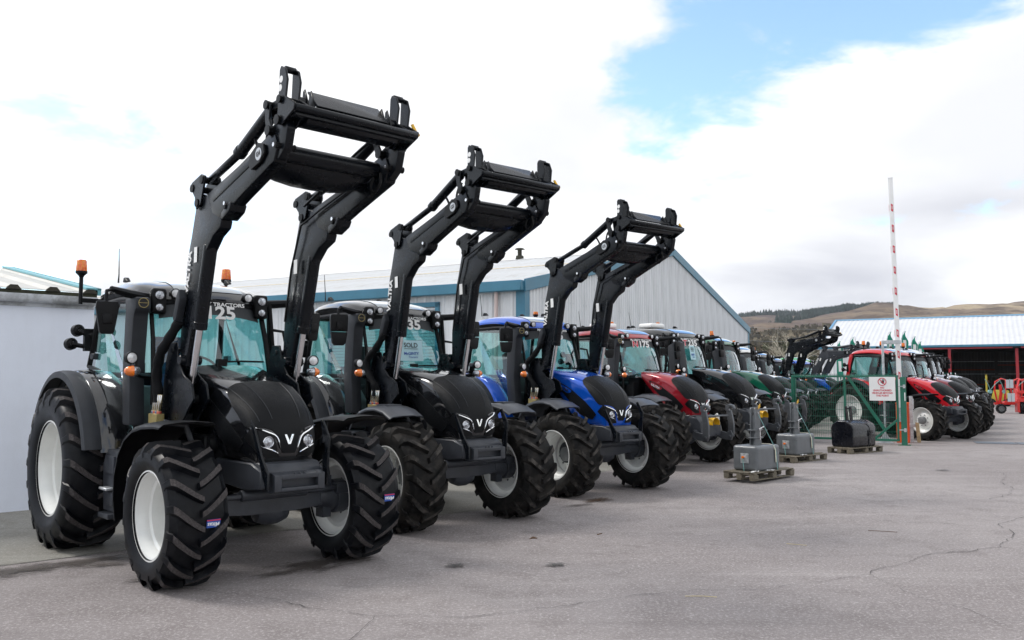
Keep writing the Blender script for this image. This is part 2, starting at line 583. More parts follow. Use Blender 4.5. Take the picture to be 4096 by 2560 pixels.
def text_mesh(txt, size, extr=.002, off=0.0, sx=1.0, spacing=1.0, shear=0.0):
    key = ('text', txt, size, extr, off, sx, spacing, shear)
    if key in CACHE: return CACHE[key]
    cu = bpy.data.curves.new('lettering', 'FONT')
    cu.body = txt
    cu.size = size
    cu.extrude = extr
    cu.offset = off
    cu.align_x = 'CENTER'
    cu.align_y = 'CENTER'
    cu.space_character = spacing
    cu.shear = shear
    cu.resolution_u = 3
    o = bpy.data.objects.new('lettering', cu)
    COL.objects.link(o)
    dg = bpy.context.evaluated_depsgraph_get()
    dg.update()
    me = bpy.data.meshes.new_from_object(o.evaluated_get(dg))
    bpy.data.objects.remove(o)
    if sx != 1.0: me.transform(Matrix.Diagonal((sx, 1, 1, 1)))
    me.materials.clear()
    CACHE[key] = me
    return me


FRONT = (pi / 2, 0, pi / 2)      # text that faces +x
RIGHT = (pi / 2, 0, 0)           # text that faces -y


def lerp(a, b, t): return a + (b - a) * t


def interp(tab, x):
    if x <= tab[0][0]: return tab[0][1]
    for (x0, y0), (x1, y1) in zip(tab, tab[1:]):
        if x <= x1: return lerp(y0, y1, (x - x0) / (x1 - x0))
    return tab[-1][1]


def curve_eval(pts):
    """arc-length parametrised Catmull-Rom through 2D/3D points"""
    P = [Vector(p) for p in pts]
    P = [P[0] * 2 - P[1]] + P + [P[-1] * 2 - P[-2]]
    dense = []
    for i in range(1, len(P) - 2):
        for k in range(16):
            t = k / 16
            p0, p1, p2, p3 = P[i - 1:i + 3]
            dense.append(.5 * ((2 * p1) + (p2 - p0) * t + (2 * p0 - 5 * p1 + 4 * p2 - p3) * t * t + (3 * p1 - p0 - 3 * p2 + p3) * t ** 3))
    dense.append(P[-2])
    L = [0]
    for a, b in zip(dense, dense[1:]): L.append(L[-1] + (b - a).length)
    T = L[-1]
    def ev(u):
        s = max(0, min(1, u)) * T
        lo, hi = 0, len(L) - 1
        while hi - lo > 1:
            m = (lo + hi) // 2
            if L[m] <= s: lo = m
            else: hi = m
        w = (s - L[lo]) / max(1e-9, L[hi] - L[lo])
        return dense[lo].lerp(dense[hi], w)
    return ev

# ------------------------------------------------------------------ tractor parts (x forward from the front axle, y left, z up)


def tyre_mesh(R, w, rr, nl, A=.40, wide=1.0):
    mb = MB()
    h = R - rr
    tab = [(0, R - .054), (.20 * w, R - .056), (.40 * w, R - .066), (.47 * w, R - .096), (.51 * w, rr + .62 * h), (.525 * w, rr + .40 * h), (.48 * w, rr + .12 * h), (.42 * w, rr - .005)]
    prof = [(r, -y) for y, r in tab[::-1]] + [(r, y) for y, r in tab[1:]]
    mb.lathe(prof, seg=64)
    # fine bead ring
    def rb(y):
        return interp([(0, R - .054), (.20 * w, R - .056), (.40 * w, R - .066), (.47 * w, R - .096), (.51 * w, rr + .62 * h), (.53 * w, rr + .5 * h)], abs(y))
    S = [0, .12, .3, .5, .7, .86, .97, 1.06]
    for side in (-1, 1):
        for k in range(nl):
            t0 = 2 * pi * k / nl + (pi / nl if side > 0 else 0)
            vs, fs, ms = [], [], []
            for i, s in enumerate(S):
                y = side * (-.012 + s * (.515 * w))
                if s > 1: y = side * .53 * w
                rt = R - .018 * min(1, s) ** 3
                if s > 1: rt = rr + .60 * h
                elif s > .95: rt = R - .045
                b = rb(y) - .012
                hw = (.0225 + .012 * s) * wide * (R / .65) ** .4
                if s > 1: hw *= .8
                t = t0 + A * (s ** 1.25 if s <= 1 else 1.0)
                g = (hw + .018) / R
                q = hw / R
                vs += [((b) * cos(t - g), y, b * sin(t - g)), (rt * cos(t - q), y, rt * sin(t - q)), (rt * cos(t + q), y, rt * sin(t + q)), (b * cos(t + g), y, b * sin(t + g))]
            n = len(S)
            o = len(mb.v)
            mb.v += vs
            for i in range(n - 1):
                for j in range(3):
                    mb.f.append((o + 4 * i + j, o + 4 * i + j + 1, o + 4 * i + 5 + j, o + 4 * i + 4 + j))
                    mb.m.append(1 if (j == 1 and i < n - 2) else 0)
            mb.f.append((o, o + 1, o + 2, o + 3)); mb.m.append(0)
            e = o + 4 * (n - 1)
            mb.f.append((e, e + 1, e + 2, e + 3)); mb.m.append(0)
    return mb.mesh('tyre', ang=32, recalc=True)


def rim_mesh(rr, w, sgn, dish):
    """sgn: which way is outboard; dish: disc position outboard of the middle"""
    mb = MB()
    e = w * .43
    f = rr + .012
    prof = [(f - .012, e + .012), (f + .004, e + .010), (f + .006, e), (rr - .018, e - .012), (rr - .026, e - .05), (rr - .040, e - .075), (rr - .044, e * .45), (rr - .070, e * .38), (rr - .074, 0),
            (rr - .070, -e * .38), (rr - .044, -e * .5), (rr - .036, -e + .06), (rr - .018, -e + .012), (f + .006, -e), (f + .004, -e - .010), (f - .012, -e - .012)]
    mb.lathe([(r, sgn * h) for r, h in prof], seg=48)
    d = dish
    disc = [(rr - .072, d - .03), (rr * .70, d - .035), (rr * .62, d), (rr * .40, d + .03), (rr * .30, d + .03), (.0, d + .03)]
    mb.lathe([(r, sgn * h) for r, h in disc], seg=48)
    return mb.mesh('rim', ang=40, recalc=False)


def hub_mesh(rr, sgn, dish, out):
    mb = MB()
    d = dish + .028
    R = rr * .30
    mb.lathe([(r, sgn * h) for r, h in [(R, d), (R, d + out), (R * .86, d + out + .012), (0, d + out + .014)]], seg=24)
    for k in range(8):
        t = 2 * pi * k / 8
        mb.cyl((rr * .44 * cos(t), sgn * (d - .01), rr * .44 * sin(t)), (rr * .44 * cos(t), sgn * (d + .02), rr * .44 * sin(t)), .016, 6)
    return mb.mesh('hub')


def hood_funcs(kind):
    if kind == 'G':
        C = curve_eval([(-.97, 1.985), (-.6, 1.91), (-.3, 1.835), (-.11, 1.775), (.1, 1.68), (.25, 1.575), (.34, 1.465), (.39, 1.34), (.402, 1.23), (.395, 1.12), (.37, 1.05)])
    else:
        C = curve_eval([(-.97, 2.01), (-.6, 1.975), (-.3, 1.915), (-.1, 1.85), (.1, 1.755), (.25, 1.64), (.34, 1.52), (.39, 1.38), (.405, 1.25), (.395, 1.12), (.37, 1.05)])
    L = curve_eval([(-.93, 1.80), (-.78, 1.66), (-.56, 1.45), (-.36, 1.20), (-.2, 1.105), (.05, 1.075), (.30, 1.045)])
    WT = [(0, .41), (.35, .405), (.6, .38), (.8, .335), (.92, .30), (1, .28)]

    def S(u, v, off=0.0):
        def P(u, v):
            c = C(u); l = L(u)
            a = abs(v); sg = 1 if v >= 0 else -1
            w = interp(WT, u)
            gc = .34
            if a < .5:
                th = a * pi
                h = sin(th) ** .72 if th > 0 else 0
                g = gc * (1 - max(0, cos(th)) ** .72)
            else:
                q = (a - .5) * 2
                h = 1 + .05 * sin(q * pi) - .06 * q
                g = gc + (1 - gc) * q
            x = lerp(c[0], l[0], g); z = lerp(c[1], l[1], g)
            return Vector((x, sg * w * h, z))
        p = P(u, v)
        if off:
            e = .004
            du = P(min(1, u + e), v) - P(max(0, u - e), v)
            dv = P(u, v + e) - P(u, v - e)
            n = du.cross(dv)
            if n.length > 1e-9:
                n.normalize()
                ctr = Vector((-.3, 0, 1.3))
                if n.dot(p - ctr) < 0: n = -n
                p = p + n * off
        return p
    # u of the centre line at a given z
    def uz(z):
        lo, hi = .2, 1
        for _ in range(30):
            m = (lo + hi) / 2
            if C(m)[1] > z: lo = m
            else: hi = m
        return lo
    return S, uz


def patch(S, ufn, vfn, nu, nv, off, skirt=.014, mi=0):
    """raised panel on the bonnet surface: ufn(s), vfn(s,t)"""
    mb = MB()
    G = [[S(ufn(i / nu), vfn(i / nu, j / nv), off) for j in range(nv + 1)] for i in range(nu + 1)]
    G2 = [[S(ufn(i / nu), vfn(i / nu, j / nv), off - skirt) for j in range(nv + 1)] for i in range(nu + 1)]
    w = nv + 1
    mb.add([p for r in G for p in r], [(i * w + j, (i + 1) * w + j, (i + 1) * w + j + 1, i * w + j + 1) for i in range(nu) for j in range(nv)], mi)
    ring = [(0, j) for j in range(nv)] + [(i, nv) for i in range(nu)] + [(nu, j) for j in range(nv, 0, -1)] + [(i, 0) for i in range(nu, 0, -1)]
    n = len(ring)
    mb.add([G[i][j] for i, j in ring] + [G2[i][j] for i, j in ring], [(k, (k + 1) % n, n + (k + 1) % n, n + k) for k in range(n)], mi)
    return mb


GV = [(0, .02), (.03, .22), (.07, .30), (.14, .36), (.35, .42), (.55, .455), (.62, .45), (.67, .41), (.72, .27), (.765, .135), (.81, .085), (.88, .066), (.95, .055), (1, .035)]


def hood_meshes(kind):
    S, uz = hood_funcs(kind)
    def onhood(y, z, sd, off):
        best = None
        for i in range(60):
            u = lerp(.5, 1, i / 59)
            for j in range(40):
                v = j / 39 * .62
                p = S(u, v)
                d = (p.y - y) ** 2 + (p.z - z) ** 2
                if best is None or d < best[0]: best = (d, u, v)
        _, u, v = best
        for st in (.006, .003, .0015, .0008):
            for _ in range(6):
                c = [(((S(min(1, u + du), v + dv).y - y) ** 2 + (S(min(1, u + du), v + dv).z - z) ** 2), min(1, u + du), v + dv) for du in (-st, 0, st) for dv in (-st, 0, st)]
                _, u, v = min(c)
        return S(u, sd * v, off)
    r = {}
    ug0 = .415 if kind != 'G' else .415
    ug1 = uz(1.145)
    mb = MB()
    mb.grid(lambda a, b: S(a, -1 + 2 * b), 44, 56)
    r['hood'] = mb.mesh('hood', ang=50)
    U = lambda s: lerp(ug0, ug1, s)
    r['grille'] = patch(S, U, lambda s, t: interp(GV, s) * (2 * t - 1), 40, 20, .010, .02).mesh('grille', ang=50)
    for sd in (-1, 1):
        r['side%d' % sd] = patch(S, lambda s: lerp(.16, .80, s), lambda s, t: sd * lerp(interp([(0, .64), (.3, .60), (.7, .585), (1, .64)], s), interp([(0, .70), (.06, .80), (.2, .845), (.9, .85), (1, .82)], s), t), 26, 6, .007, .014).mesh('side_panel', ang=50)
        us = lambda s: lerp(lerp(ug0, ug1, .70), min(.985, ug1 + .02), s)
        r['sur%d' % sd] = patch(S, us, lambda s, t: sd * lerp(interp(GV, .70 + .30 * s) + .03, interp([(0, .56), (.3, .55), (.8, .42), (1, .24)], s), t), 12, 8, .006, .012).mesh('headlight_surround', ang=50)
        mb = MB()
        ev = curve_eval([(.305, 1.388), (.245, 1.360), (.194, 1.338), (.140, 1.312), (.112, 1.275), (.086, 1.195)])
        mb.tube([onhood(*ev(t / 20), sd, .013) for t in range(21)], [.006 + .010 * sin(pi * min(1, .15 + t / 20 * .8)) for t in range(21)], 6, flat=.6)
        ev2 = curve_eval([(.262, 1.215), (.215, 1.195), (.172, 1.180), (.112, 1.148)])
        mb2 = MB().tube([onhood(*ev2(t / 12), sd, .012) for t in range(13)], [.004 + .009 * sin(pi * (.1 + t / 12 * .75)) for t in range(13)], 6, flat=.6)
        r['low%d' % sd] = mb2.mesh('lower_trim')
        r['trim%d' % sd] = mb.mesh('headlight_trim')
        p = onhood(.202, 1.252, sd, .004)
        nrm = (onhood(.202, 1.252, sd, .05) - onhood(.202, 1.252, sd, 0.0)).normalized()
        nrm = (nrm + Vector((.9, 0, 0))).normalized()
        q = nrm.to_track_quat('Z', 'Y').to_matrix().to_4x4()
        T = Matrix.Translation(p) @ q
        mb = MB()
        mb.lathe([(.050, -.03), (.054, .012), (.048, .018), (.041, .008)], ax='z', seg=20, mi=0)
        mb.lathe([(.041, .006), (.026, .014), (.0, .018)], ax='z', seg=20, mi=1)
        r['lamp%d' % sd] = mb.xform(T).mesh('headlight')
        # badge blade with the lettering
        a = patch(S, lambda s: lerp(.20, .40, s), lambda s, t: sd * lerp(interp([(0, .66), (1, .615)], s), interp([(0, .80), (.85, .725), (1, .66)], s), t), 8, 3, .016, .016)
        r['badge%d' % sd] = a.mesh('badge_plate', ang=50)
        c0 = S(.295, sd * .70, .020)
        e1 = (S(.37, sd * .665, .020) - S(.22, sd * .735, .020)).normalized()
        r['badgepos%d' % sd] = (c0, e1)
    # V emblem
    mb = MB()
    o = -.003
    zt = 1.318; zb = 1.228
    poly = [(-.048, zt), (-.026, zt), (0, zb + .028), (.026, zt), (.048, zt), (.013, zb), (-.013, zb)]
    vs = []
    for dx in (0, .02):
        for (y, z) in poly:
            c = S(uz(z), 0, 0)
            vs.append((c.x + dx, y, z))
    n = len(poly)
    mb.add(vs, [tuple(range(n))[::-1], tuple(range(n, 2 * n))] + [(i, (i + 1) % n, n + (i + 1) % n, n + i) for i in range(n)])
    r['emblem'] = mb.mesh('emblem', smooth=False)
    for k, vv in enumerate((-.29, -.12, .12, .29)):
        r['crease%d' % k] = MB().tube([S(U(.05 + .62 * t / 20), vv * lerp(1, .8, t / 20), .0115) for t in range(21)], .0035, 5).mesh('grille_crease')
    return r


def work_lamp_mesh(r=.05, depth=.06):
    mb = MB()
    mb.lathe([(r * .45, -depth), (r * .95, -depth * .75), (r, -.004), (r, .006), (r * .86, .010), (r * .84, .002)], ax='z', seg=18, mi=0)
    mb.lathe([(r * .85, .003), (r * .5, .010), (0, .013)], ax='z', seg=18, mi=1)
    return mb.mesh('work_lamp')


def facing(d):
    return Vector(d).normalized().to_track_quat('Z', 'Y').to_euler()


def beacon(parent, loc, h=.20, low=False, pole=.12):
    r = .062 if not low else .052
    hh = .13 if not low else .055
    b = put('beacon', cached(('beacon', low, pole), lambda: MB().cyl((0, 0, -pole), (0, 0, .0), .016, 10).lathe([(.022, -.03), (.03, -.01), (r * .9, .015), (r * 1.02, .02), (r * 1.02, .045), (0, .045)], ax='z', seg=20).mesh('beacon_base')), 'plastic', parent, loc)
    put('beacon_dome', cached(('bdome', low), lambda: MB().lathe([(r * .98, .046), (r, .07), (r * .86, .046 + hh * .93), (r * .74, .046 + hh), (0, .046 + hh + .004)], ax='z', seg=20).lathe([(r * .5, .05), (r * .45, .05 + hh * .6), (0, .05 + hh * .7)], ax='z', seg=10).mesh('beacon_dome')), 'beacon_amber', b)
    return b


def cab_curves(dz):
    top = 2.70 + dz
    def ws(s, t):          # windscreen: s across -1..1, t 0 bottom 1 top
        y = s * lerp(.635, .60, t)
        x = lerp(-1.14, -1.36, t) - .14 * s * s + .03 * sin(t * pi)
        z = lerp(lerp(1.99, 1.87, abs(s) ** 1.5), top - .02 - .05 * s * s, t)
        return Vector((x, y, z))
    return ws, top


DOOR = [(-1.50, 2.66), (-2.72, 2.72), (-2.80, 2.45), (-2.93, 1.98), (-2.55, 1.93), (-2.25, 1.80), (-1.98, 1.52), (-1.80, 1.22), (-1.52, 1.20), (-1.47, 1.60)]


def door_poly(dz):
    return [(x, z + (dz if z > 2.3 else 0)) for x, z in DOOR]


def side_y(z):
    return interp([(1.1, .70), (1.9, .80), (2.8, .72)], z)


def outline_frame(poly, sd, r=.024, seg=6):
    pts = [(x, sd * side_y(z), z) for x, z in poly]
    mb = MB()
    for a, b in zip(pts, pts[1:] + pts[:1]):
        mb.tube([a, b], r, seg)
    return mb


def cab_frame_mesh(dz):
    ws, top = cab_curves(dz)
    mb = MB()
    # left front post, sill, rear posts, roof ring, rear wall
    mb.tube([ws(1, 0) + Vector((0, .02, -.3)), ws(1, 0) + Vector((0, .02, 0)), ws(1, .5) + Vector((0, .02, 0)), ws(1, 1) + Vector((0, .02, .02))], .030, 8)
    mb.tube([ws(-1, 0) + Vector((0, -.02, -.3)), ws(-1, 0) + Vector((0, -.02, 0)), ws(-1, .5) + Vector((0, -.02, 0)), ws(-1, 1) + Vector((0, -.02, .02))], .024, 8)
    for sd in (-1, 1):
        mb.tube([(-2.95, sd * .76, 1.85), (-2.84, sd * .76, 2.35), (-2.74, sd * .72, top)], [.035, .035, .035], 8)
        mb.tube([(-1.40, sd * .70, top - .01), (-2.1, sd * .73, top + .01), (-2.76, sd * .70, top)], .035, 8)
        mb.tube([(-1.42, sd * .74, 1.16), (-1.46, sd * .80, 1.9), (-1.42, sd * .70, top)], [.04, .03, .03], 8)
    mb.tube([ws(-1, 1), ws(-.5, 1), ws(0, 1), ws(.5, 1), ws(1, 1)], .03, 8)
    mb.tube([(-2.74, -.72, top), (-2.74, .72, top)], .035, 8)
    mb.tube([(-2.96, -.76, 1.88), (-2.96, .76, 1.88)], .035, 8)
    mb.box(-2.98, -1.30, -.62, .62, 1.02, 1.13)          # floor
    mb.box(-3.00, -2.55, -.70, .70, 1.10, 1.84)          # rear bulkhead
    mb.box(-1.34, -1.02, -.42, .42, 1.05, 1.86)          # firewall behind the bonnet
    mb.prism([(-1.40, 1.04), (-1.40, 1.60), (-1.02, 1.76), (-1.02, 1.04)], 'y', -.60, .60)
    return mb.mesh('cab_frame', bevel=0, ang=40)


def roof_meshes(dz):
    x0, x1, hw = -3.02, -1.46, .76
    zb = 2.765 + dz
    def R(a, b, off=0.0, f=1.0):
        # a along x 0 rear..1 front, b across -1..1
        s = 2 * a - 1
        t = b
        # rounded rectangle plan
        k = (abs(s) ** 5 + abs(t) ** 5) ** .2 if (abs(s) + abs(t)) > 0 else 0
        m = max(abs(s), abs(t))
        q = m / k if k > 1e-6 else 1
        x = (x0 + x1) / 2 + s * q * (x1 - x0) / 2 * f
        y = t * q * hw * f
        e = max(0.0, 1 - m ** 6)
        crown = .11 * e ** .6 + .075 * (1 - s * s) * (1 - .25 * t * t) - .045 * max(0, s) ** 2
        return Vector((x + .10 * (1 - t * t) * (s if s > 0 else 0), y, zb + crown + off))
    mb = MB()
    mb.grid(lambda a, b: R(a, 2 * b - 1), 30, 26)
    # side lip hanging down under the shell
    ring = [(a / 30, -1) for a in range(30)] + [(1, -1 + 2 * b / 26) for b in range(26)] + [(1 - a / 30, 1) for a in range(30)] + [(0, 1 - 2 * b / 26) for b in range(26)]
    p = [R(a, b) for a, b in ring]
    p2 = [Vector((q.x * 1.0, q.y, q.z - .03)) for q in p]
    n = len(p)
    mb.add(p + p2, [(i, (i + 1) % n, n + (i + 1) % n, n + i) for i in range(n)])
    roof = mb.mesh('roof', ang=60)
    mb = MB()
    top = [R(a, b, -.03, .985) for a, b in ring]
    bot = [Vector((q.x, q.y * .95, q.z - .06)) for q in top]
    mb.add(top + bot, [(i, (i + 1) % n, n + (i + 1) % n, n + i) for i in range(n)])
    mb.add(bot, [tuple(range(n))])
    liner = mb.mesh('roof_liner', ang=60)
    mb = MB()
    mb.grid(lambda a, b: R(lerp(.58, .965, a), lerp(-.52, .52, b), .008), 8, 8)
    hatch = mb.mesh('roof_hatch', ang=60)
    return roof, liner, hatch, R


def fender_strip(prof, ya, yb, drop=.05, th=.02, crown=.02):
    """curved mudguard: profile (x,z) swept across y with a turned-down outer edge"""
    mb = MB()
    n = len(prof)
    cols = [(0, -drop), (.06, 0), (.35, crown), (.65, crown), (.94, 0), (1, -drop)]
    cen = Vector((sum(p[0] for p in prof) / n, sum(p[1] for p in prof) / n - .6))
    def pt(i, c, o):
        p = Vector(prof[i])
        d = (p - cen).normalized()
        p = p + d * (c[1] + o)
        return (p.x, lerp(ya, yb, c[0]), p.y)
    w = len(cols)
    top = [pt(i, c, 0) for i in range(n) for c in cols]
    bot = [pt(i, c, -th) for i in range(n) for c in cols]
    q = [(i * w + j, (i + 1) * w + j, (i + 1) * w + j + 1, i * w + j + 1) for i in range(n - 1) for j in range(w - 1)]
    mb.add(top, q); mb.add(bot, [f[::-1] for f in q])
    o = 0
    ed = [(i * w, (i + 1) * w) for i in range(n - 1)] + [(i * w + w - 1, (i + 1) * w + w - 1) for i in range(n - 1)] + [(j, j + 1) for j in range(w - 1)] + [((n - 1) * w + j, (n - 1) * w + j + 1) for j in range(w - 1)]
    N = n * w
    for a, b in ed: mb.f.append((a, b, b + N, a + N)); mb.m.append(0)
    return mb


def arc(cx, cz, r, a0, a1, n):
    return [(cx + r * cos(radians(lerp(a0, a1, i / n))), cz + r * sin(radians(lerp(a0, a1, i / n)))) for i in range(n + 1)]


# ------------------------------------------------------------------ front loader
LOWER = [(-.70, 2.00), (-.675, 2.43), (-.605, 2.72), (-.53, 3.10), (-.48, 3.23), (-.37, 3.56), (-.22, 3.62), (-.08, 3.57), (.10, 3.38), (.20, 3.31), (.17, 3.24), (.02, 3.18), (-.12, 3.06), (-.22, 2.88), (-.30, 2.62), (-.39, 2.40), (-.49, 2.12), (-.53, 1.96)]
UPPER = [(-.12, 3.60), (.55, 3.755), (.93, 3.865), (1.10, 3.915), (1.22, 3.90), (1.27, 3.80), (1.21, 3.67), (.62, 3.48), (.36, 3.39), (.21, 3.31), (.0, 3.40)]
TIP = [(1.0, 3.86), (1.10, 3.98), (1.24, 4.03), (1.36, 4.03), (1.40, 3.93), (1.35, 3.76), (1.24, 3.68), (1.10, 3.70)]
PLATE = [(-.90, 2.20), (-.73, 2.20), (-.66, 2.02), (-.53, 1.88), (-.33, 1.79), (-.27, 1.64), (-.40, 1.54), (-.75, 1.20), (-.80, .95), (-1.10, .95), (-1.10, 1.47), (-1.06, 1.64), (-.97, 2.03)]


def build_loader(root, badge, lift=0.0, detail=2, txt=True, body='loader_black', ox=0.0, sc=1.0):
    L = empty('front_loader', root)
    pv = Vector((-.66, 0, 2.02))
    off = Vector((ox, 0, 0))
    T = Matrix.Translation(pv + (off if not ox else Vector((-.19, 0, .064)))) @ Matrix.Rotation(radians(lift), 4, 'Y') @ Matrix.Scale(sc, 4) @ Matrix.Translation(-pv)
    T0 = Matrix.Translation(off)
    def lp(name, key, fn, mats, rot=True, fixed=False, **k):
        o = put(name, cached(('ld', key), fn), mats, L, **k)
        if not fixed: o.matrix_basis = (T if rot else T0) @ o.matrix_basis
        return o
    for sd in (-1, 1):
        yc = sd * .56
        a, b = yc - .058, yc + .058
        def boom():
            m = MB().prism(LOWER, 'y', a, b)
            m.prism(UPPER, 'y', a - .004, b + .004)
            m.prism(TIP, 'y', yc - .04, yc + .04)
            # pressed bead along the arm, seam cover and hose clamp lug
            m.prism([(-.02, 3.58), (.78, 3.775), (.80, 3.71), (.02, 3.50)], 'y', a - .012, b + .012)
            m.prism([(.23, 3.37), (.40, 3.45), (.44, 3.42), (.40, 3.36), (.25, 3.30)], 'y', a - .022, b + .022)
            return m.mesh('boom', bevel=.014, seg=2, ang=40)
        lp('boom', ('boom', sd), boom, body)
        for k, (x, z, r) in enumerate([(-.42, 3.70, .034), (-.20, 3.75, .034), (-.30, 3.54, .034), (1.14, 3.945, .038), (1.30, 4.00, .038), (1.10, 4.175, .034), (1.33, 4.17, .030), (.33, 3.41, .022), (1.28, 3.79, .026)]):
            lp('pivot_pin', ('pin', sd, k), lambda: MB().lathe([(0, -.096), (r * 1.2, -.094), (r * 1.2, -.086), (r, -.084), (r, .084), (r * 1.2, .086), (r * 1.2, .094), (0, .096)], (x, yc, z), 'y', 12).mesh('pivot_pin'), 'plastic')
        for k, (x, z) in enumerate(((.345, 3.437), (1.275, 3.792))):
            lp('bolt', ('bolt', sd, k), lambda: MB().cyl((x, a - .045, z), (x, a - .01, z), .020, 6).mesh('bolt', smooth=False), 'chrome_rod')
        def knee():
            m = MB()
            for y in (a - .026, b + .004):
                m.prism([(-.46, 3.70), (-.44, 3.76), (-.22, 3.81), (-.14, 3.78), (-.17, 3.66), (-.22, 3.52), (-.33, 3.48), (-.36, 3.60)], 'y', y, y + .022)
            return m.mesh('knee_bracket', bevel=.004)
        lp('knee_bracket', ('knee', sd), knee, body)
        lp('tilt_cylinder', ('tilt', sd), lambda: MB().cyl((-.20, yc, 3.75), (.46, yc, 3.905), .038, 12).cyl((.44, yc, 3.90), (1.06, yc, 4.165), .055, 14).cyl((.42, yc, 3.892), (.48, yc, 3.92), .062, 14).cyl((1.03, yc, 4.15), (1.10, yc, 4.18), .045, 10).mesh('tilt_cylinder', bevel=.004), body)
        yb = yc
        lp('lift_cylinder', ('lift', sd), lambda: MB().cyl((-.355, yb, 2.35), (-.150, yb, 3.12), .066, 16).cyl((-.362, yb, 2.32), (-.343, yb, 2.39), .070, 16).cyl((-.150, yb, 3.12), (-.11, yb, 3.25), .04, 12).mesh('lift_cylinder', bevel=.004), body)
        lp('cylinder_rod', ('rod', sd), lambda: MB().cyl((-.525, yb, 1.77), (-.352, yb, 2.36), .034, 14).mesh('cylinder_rod'), 'chrome_rod')
        lp('cylinder_foot', ('rodf', sd), lambda: MB().cyl((-.525, yb, 1.63), (-.533, yb, 1.78), .036, 12).cyl((-.525, a - .02, 1.64), (-.525, b + .02, 1.64), .045, 12).mesh('cylinder_foot'), 'plastic', rot=False)
        def plate():
            m = MB()
            for y in (a - .025, b + .003):
                m.prism(PLATE, 'y', y, y + .022)
            m.cyl((-.58, a - .05, 2.02), (-.58, b + .05, 2.02), .05, 14)
            m.cyl((-.80, a - .04, 2.12), (-.80, b + .04, 2.12), .03, 12)
            m.cyl((-.88, a - .04, 1.80), (-.88, b + .04, 1.80), .035, 12)
            m.box(-.82, -.60, a, b, 1.40, 1.50); m.box(-1.08, -.80, a - .02, b + .02, .92, 1.10)
            m.prism([(-1.02, 1.50), (-1.02, 2.0), (-.98, 2.0), (-.98, 1.50)], 'y', a, b)
            return m.mesh('mounting_bracket', bevel=.006)
        lp('mounting_bracket', ('plate', sd), plate, body, rot=False)
    # cross members
    lp('torque_tube', 'torque', lambda: MB().cyl((1.06, -.49, 3.80), (1.06, .49, 3.80), .078, 20).mesh('torque_tube'), body)
    def pan():
        m = MB()
        rows = []
        for x, z, d in ((.62, 3.69, .02), (.72, 3.66, .07), (.90, 3.68, .085), (1.04, 3.73, .05)):
            lo = [(x, y, z - d * (1 - (abs(y) / .48) ** 3)) for y in (-.48, -.36, -.2, 0, .2, .36, .48)]
            hi = [(x, y, z + .045) for y in (.48, -.48)]
            rows.append(lo + hi)
        n = len(rows[0])
        vs = [p for r in rows for p in r]
        fs = [tuple(range(n))[::-1], tuple(range(3 * n, 4 * n))]
        for i in range(3): fs += [(i * n + j, i * n + (j + 1) % n, (i + 1) * n + (j + 1) % n, (i + 1) * n + j) for j in range(n)]
        m.add(vs, fs)
        return m.mesh('valve_pan', bevel=.01)
    lp('valve_cover', 'pan', pan, body)
    def carrier():
        m = MB()
        for sd in (-1, 1):
            yo = sd * .62; yi = sd * .50
            for y in (yo - .010, yi - .010):
                m.prism([(1.30, 3.96), (1.27, 4.02), (1.285, 4.18), (1.30, 4.43), (1.325, 4.46), (1.40, 4.42), (1.435, 4.32), (1.41, 4.18), (1.57, 4.085), (1.555, 4.035), (1.34, 3.95)], 'y', y, y + .02)
            m.cyl((1.335, yo - .02 * sd, 4.435), (1.335, yi, 4.435), .030, 12)
            m.cyl((1.345, sd * .50, 4.17), (1.345, sd * .40, 4.17), .055, 12)
            for y in (sd * .42, sd * .36):
                m.prism([(1.30, 4.0), (1.33, 4.28), (1.36, 4.30), (1.42, 4.16), (1.46, 4.03)], 'y', y - .008, y + .008)
        m.tube([(1.545, -.615, 4.06), (1.545, .615, 4.06)], .034, 12)
        m.box(1.38, 1.53, -.60, .60, 4.00, 4.035)
        m.prism([(1.30, 3.97), (1.36, 4.03), (1.52, 4.03), (1.46, 3.97)], 'y', -.46, .46)
        m.prism([(1.28, 4.30), (1.30, 4.31), (1.46, 4.145), (1.44, 4.13)], 'y', -.36, .36)
        return m.mesh('implement_carrier', bevel=.005)
    lp('implement_carrier', 'carrier', carrier, body)
    for y in (-.62, -.48, .48, .62):
        lp('tilt_link', ('link', y), lambda: MB().prism([(1.11, 3.91), (1.06, 4.03), (1.045, 4.18), (1.10, 4.215), (1.14, 4.17), (1.13, 4.05), (1.18, 3.96)], 'y', y - .012, y + .012).mesh('tilt_link', bevel=.004), body)
        lp('tilt_bar', ('bar', y), lambda: MB().prism([(1.10, 4.20), (1.33, 4.21), (1.34, 4.14), (1.10, 4.14)], 'y', y * .955 - .010, y * .955 + .010).mesh('tilt_bar', bevel=.004), body)
    for k, pts in enumerate(([(.58, -.55, 3.93), (.62, -.56, 4.01), (.70, -.56, 4.0), (.78, -.56, 3.90), (.80, -.55, 3.83)], [(-.10, .40, 3.62), (.3, .42, 3.78), (.8, .42, 3.98), (1.2, .42, 4.10), (1.36, .40, 4.14)], [(.95, -.56, 3.88), (1.0, -.57, 3.98), (1.08, -.56, 4.06)],
                             [(1.12, .44, 3.72), (1.10, .42, 3.62), (1.16, .42, 3.56), (1.24, .43, 3.64), (1.22, .45, 3.74)])):
        lp('hydraulic_hose', ('hh', k), lambda: MB().tube([curve_eval(pts)(t / 14) for t in range(15)], .014, 6).mesh('hydraulic_hose'), 'plastic')
    for sd in (-1, 1):
        lp('hydraulic_pipe', ('hp', sd), lambda: MB().tube([(-.60, sd * .47, 2.45), (-.47, sd * .465, 3.0), (-.28, sd * .465, 3.45), (.1, sd * .465, 3.56), (.9, sd * .465, 3.76)], .012, 6).mesh('hydraulic_pipe'), 'plastic')
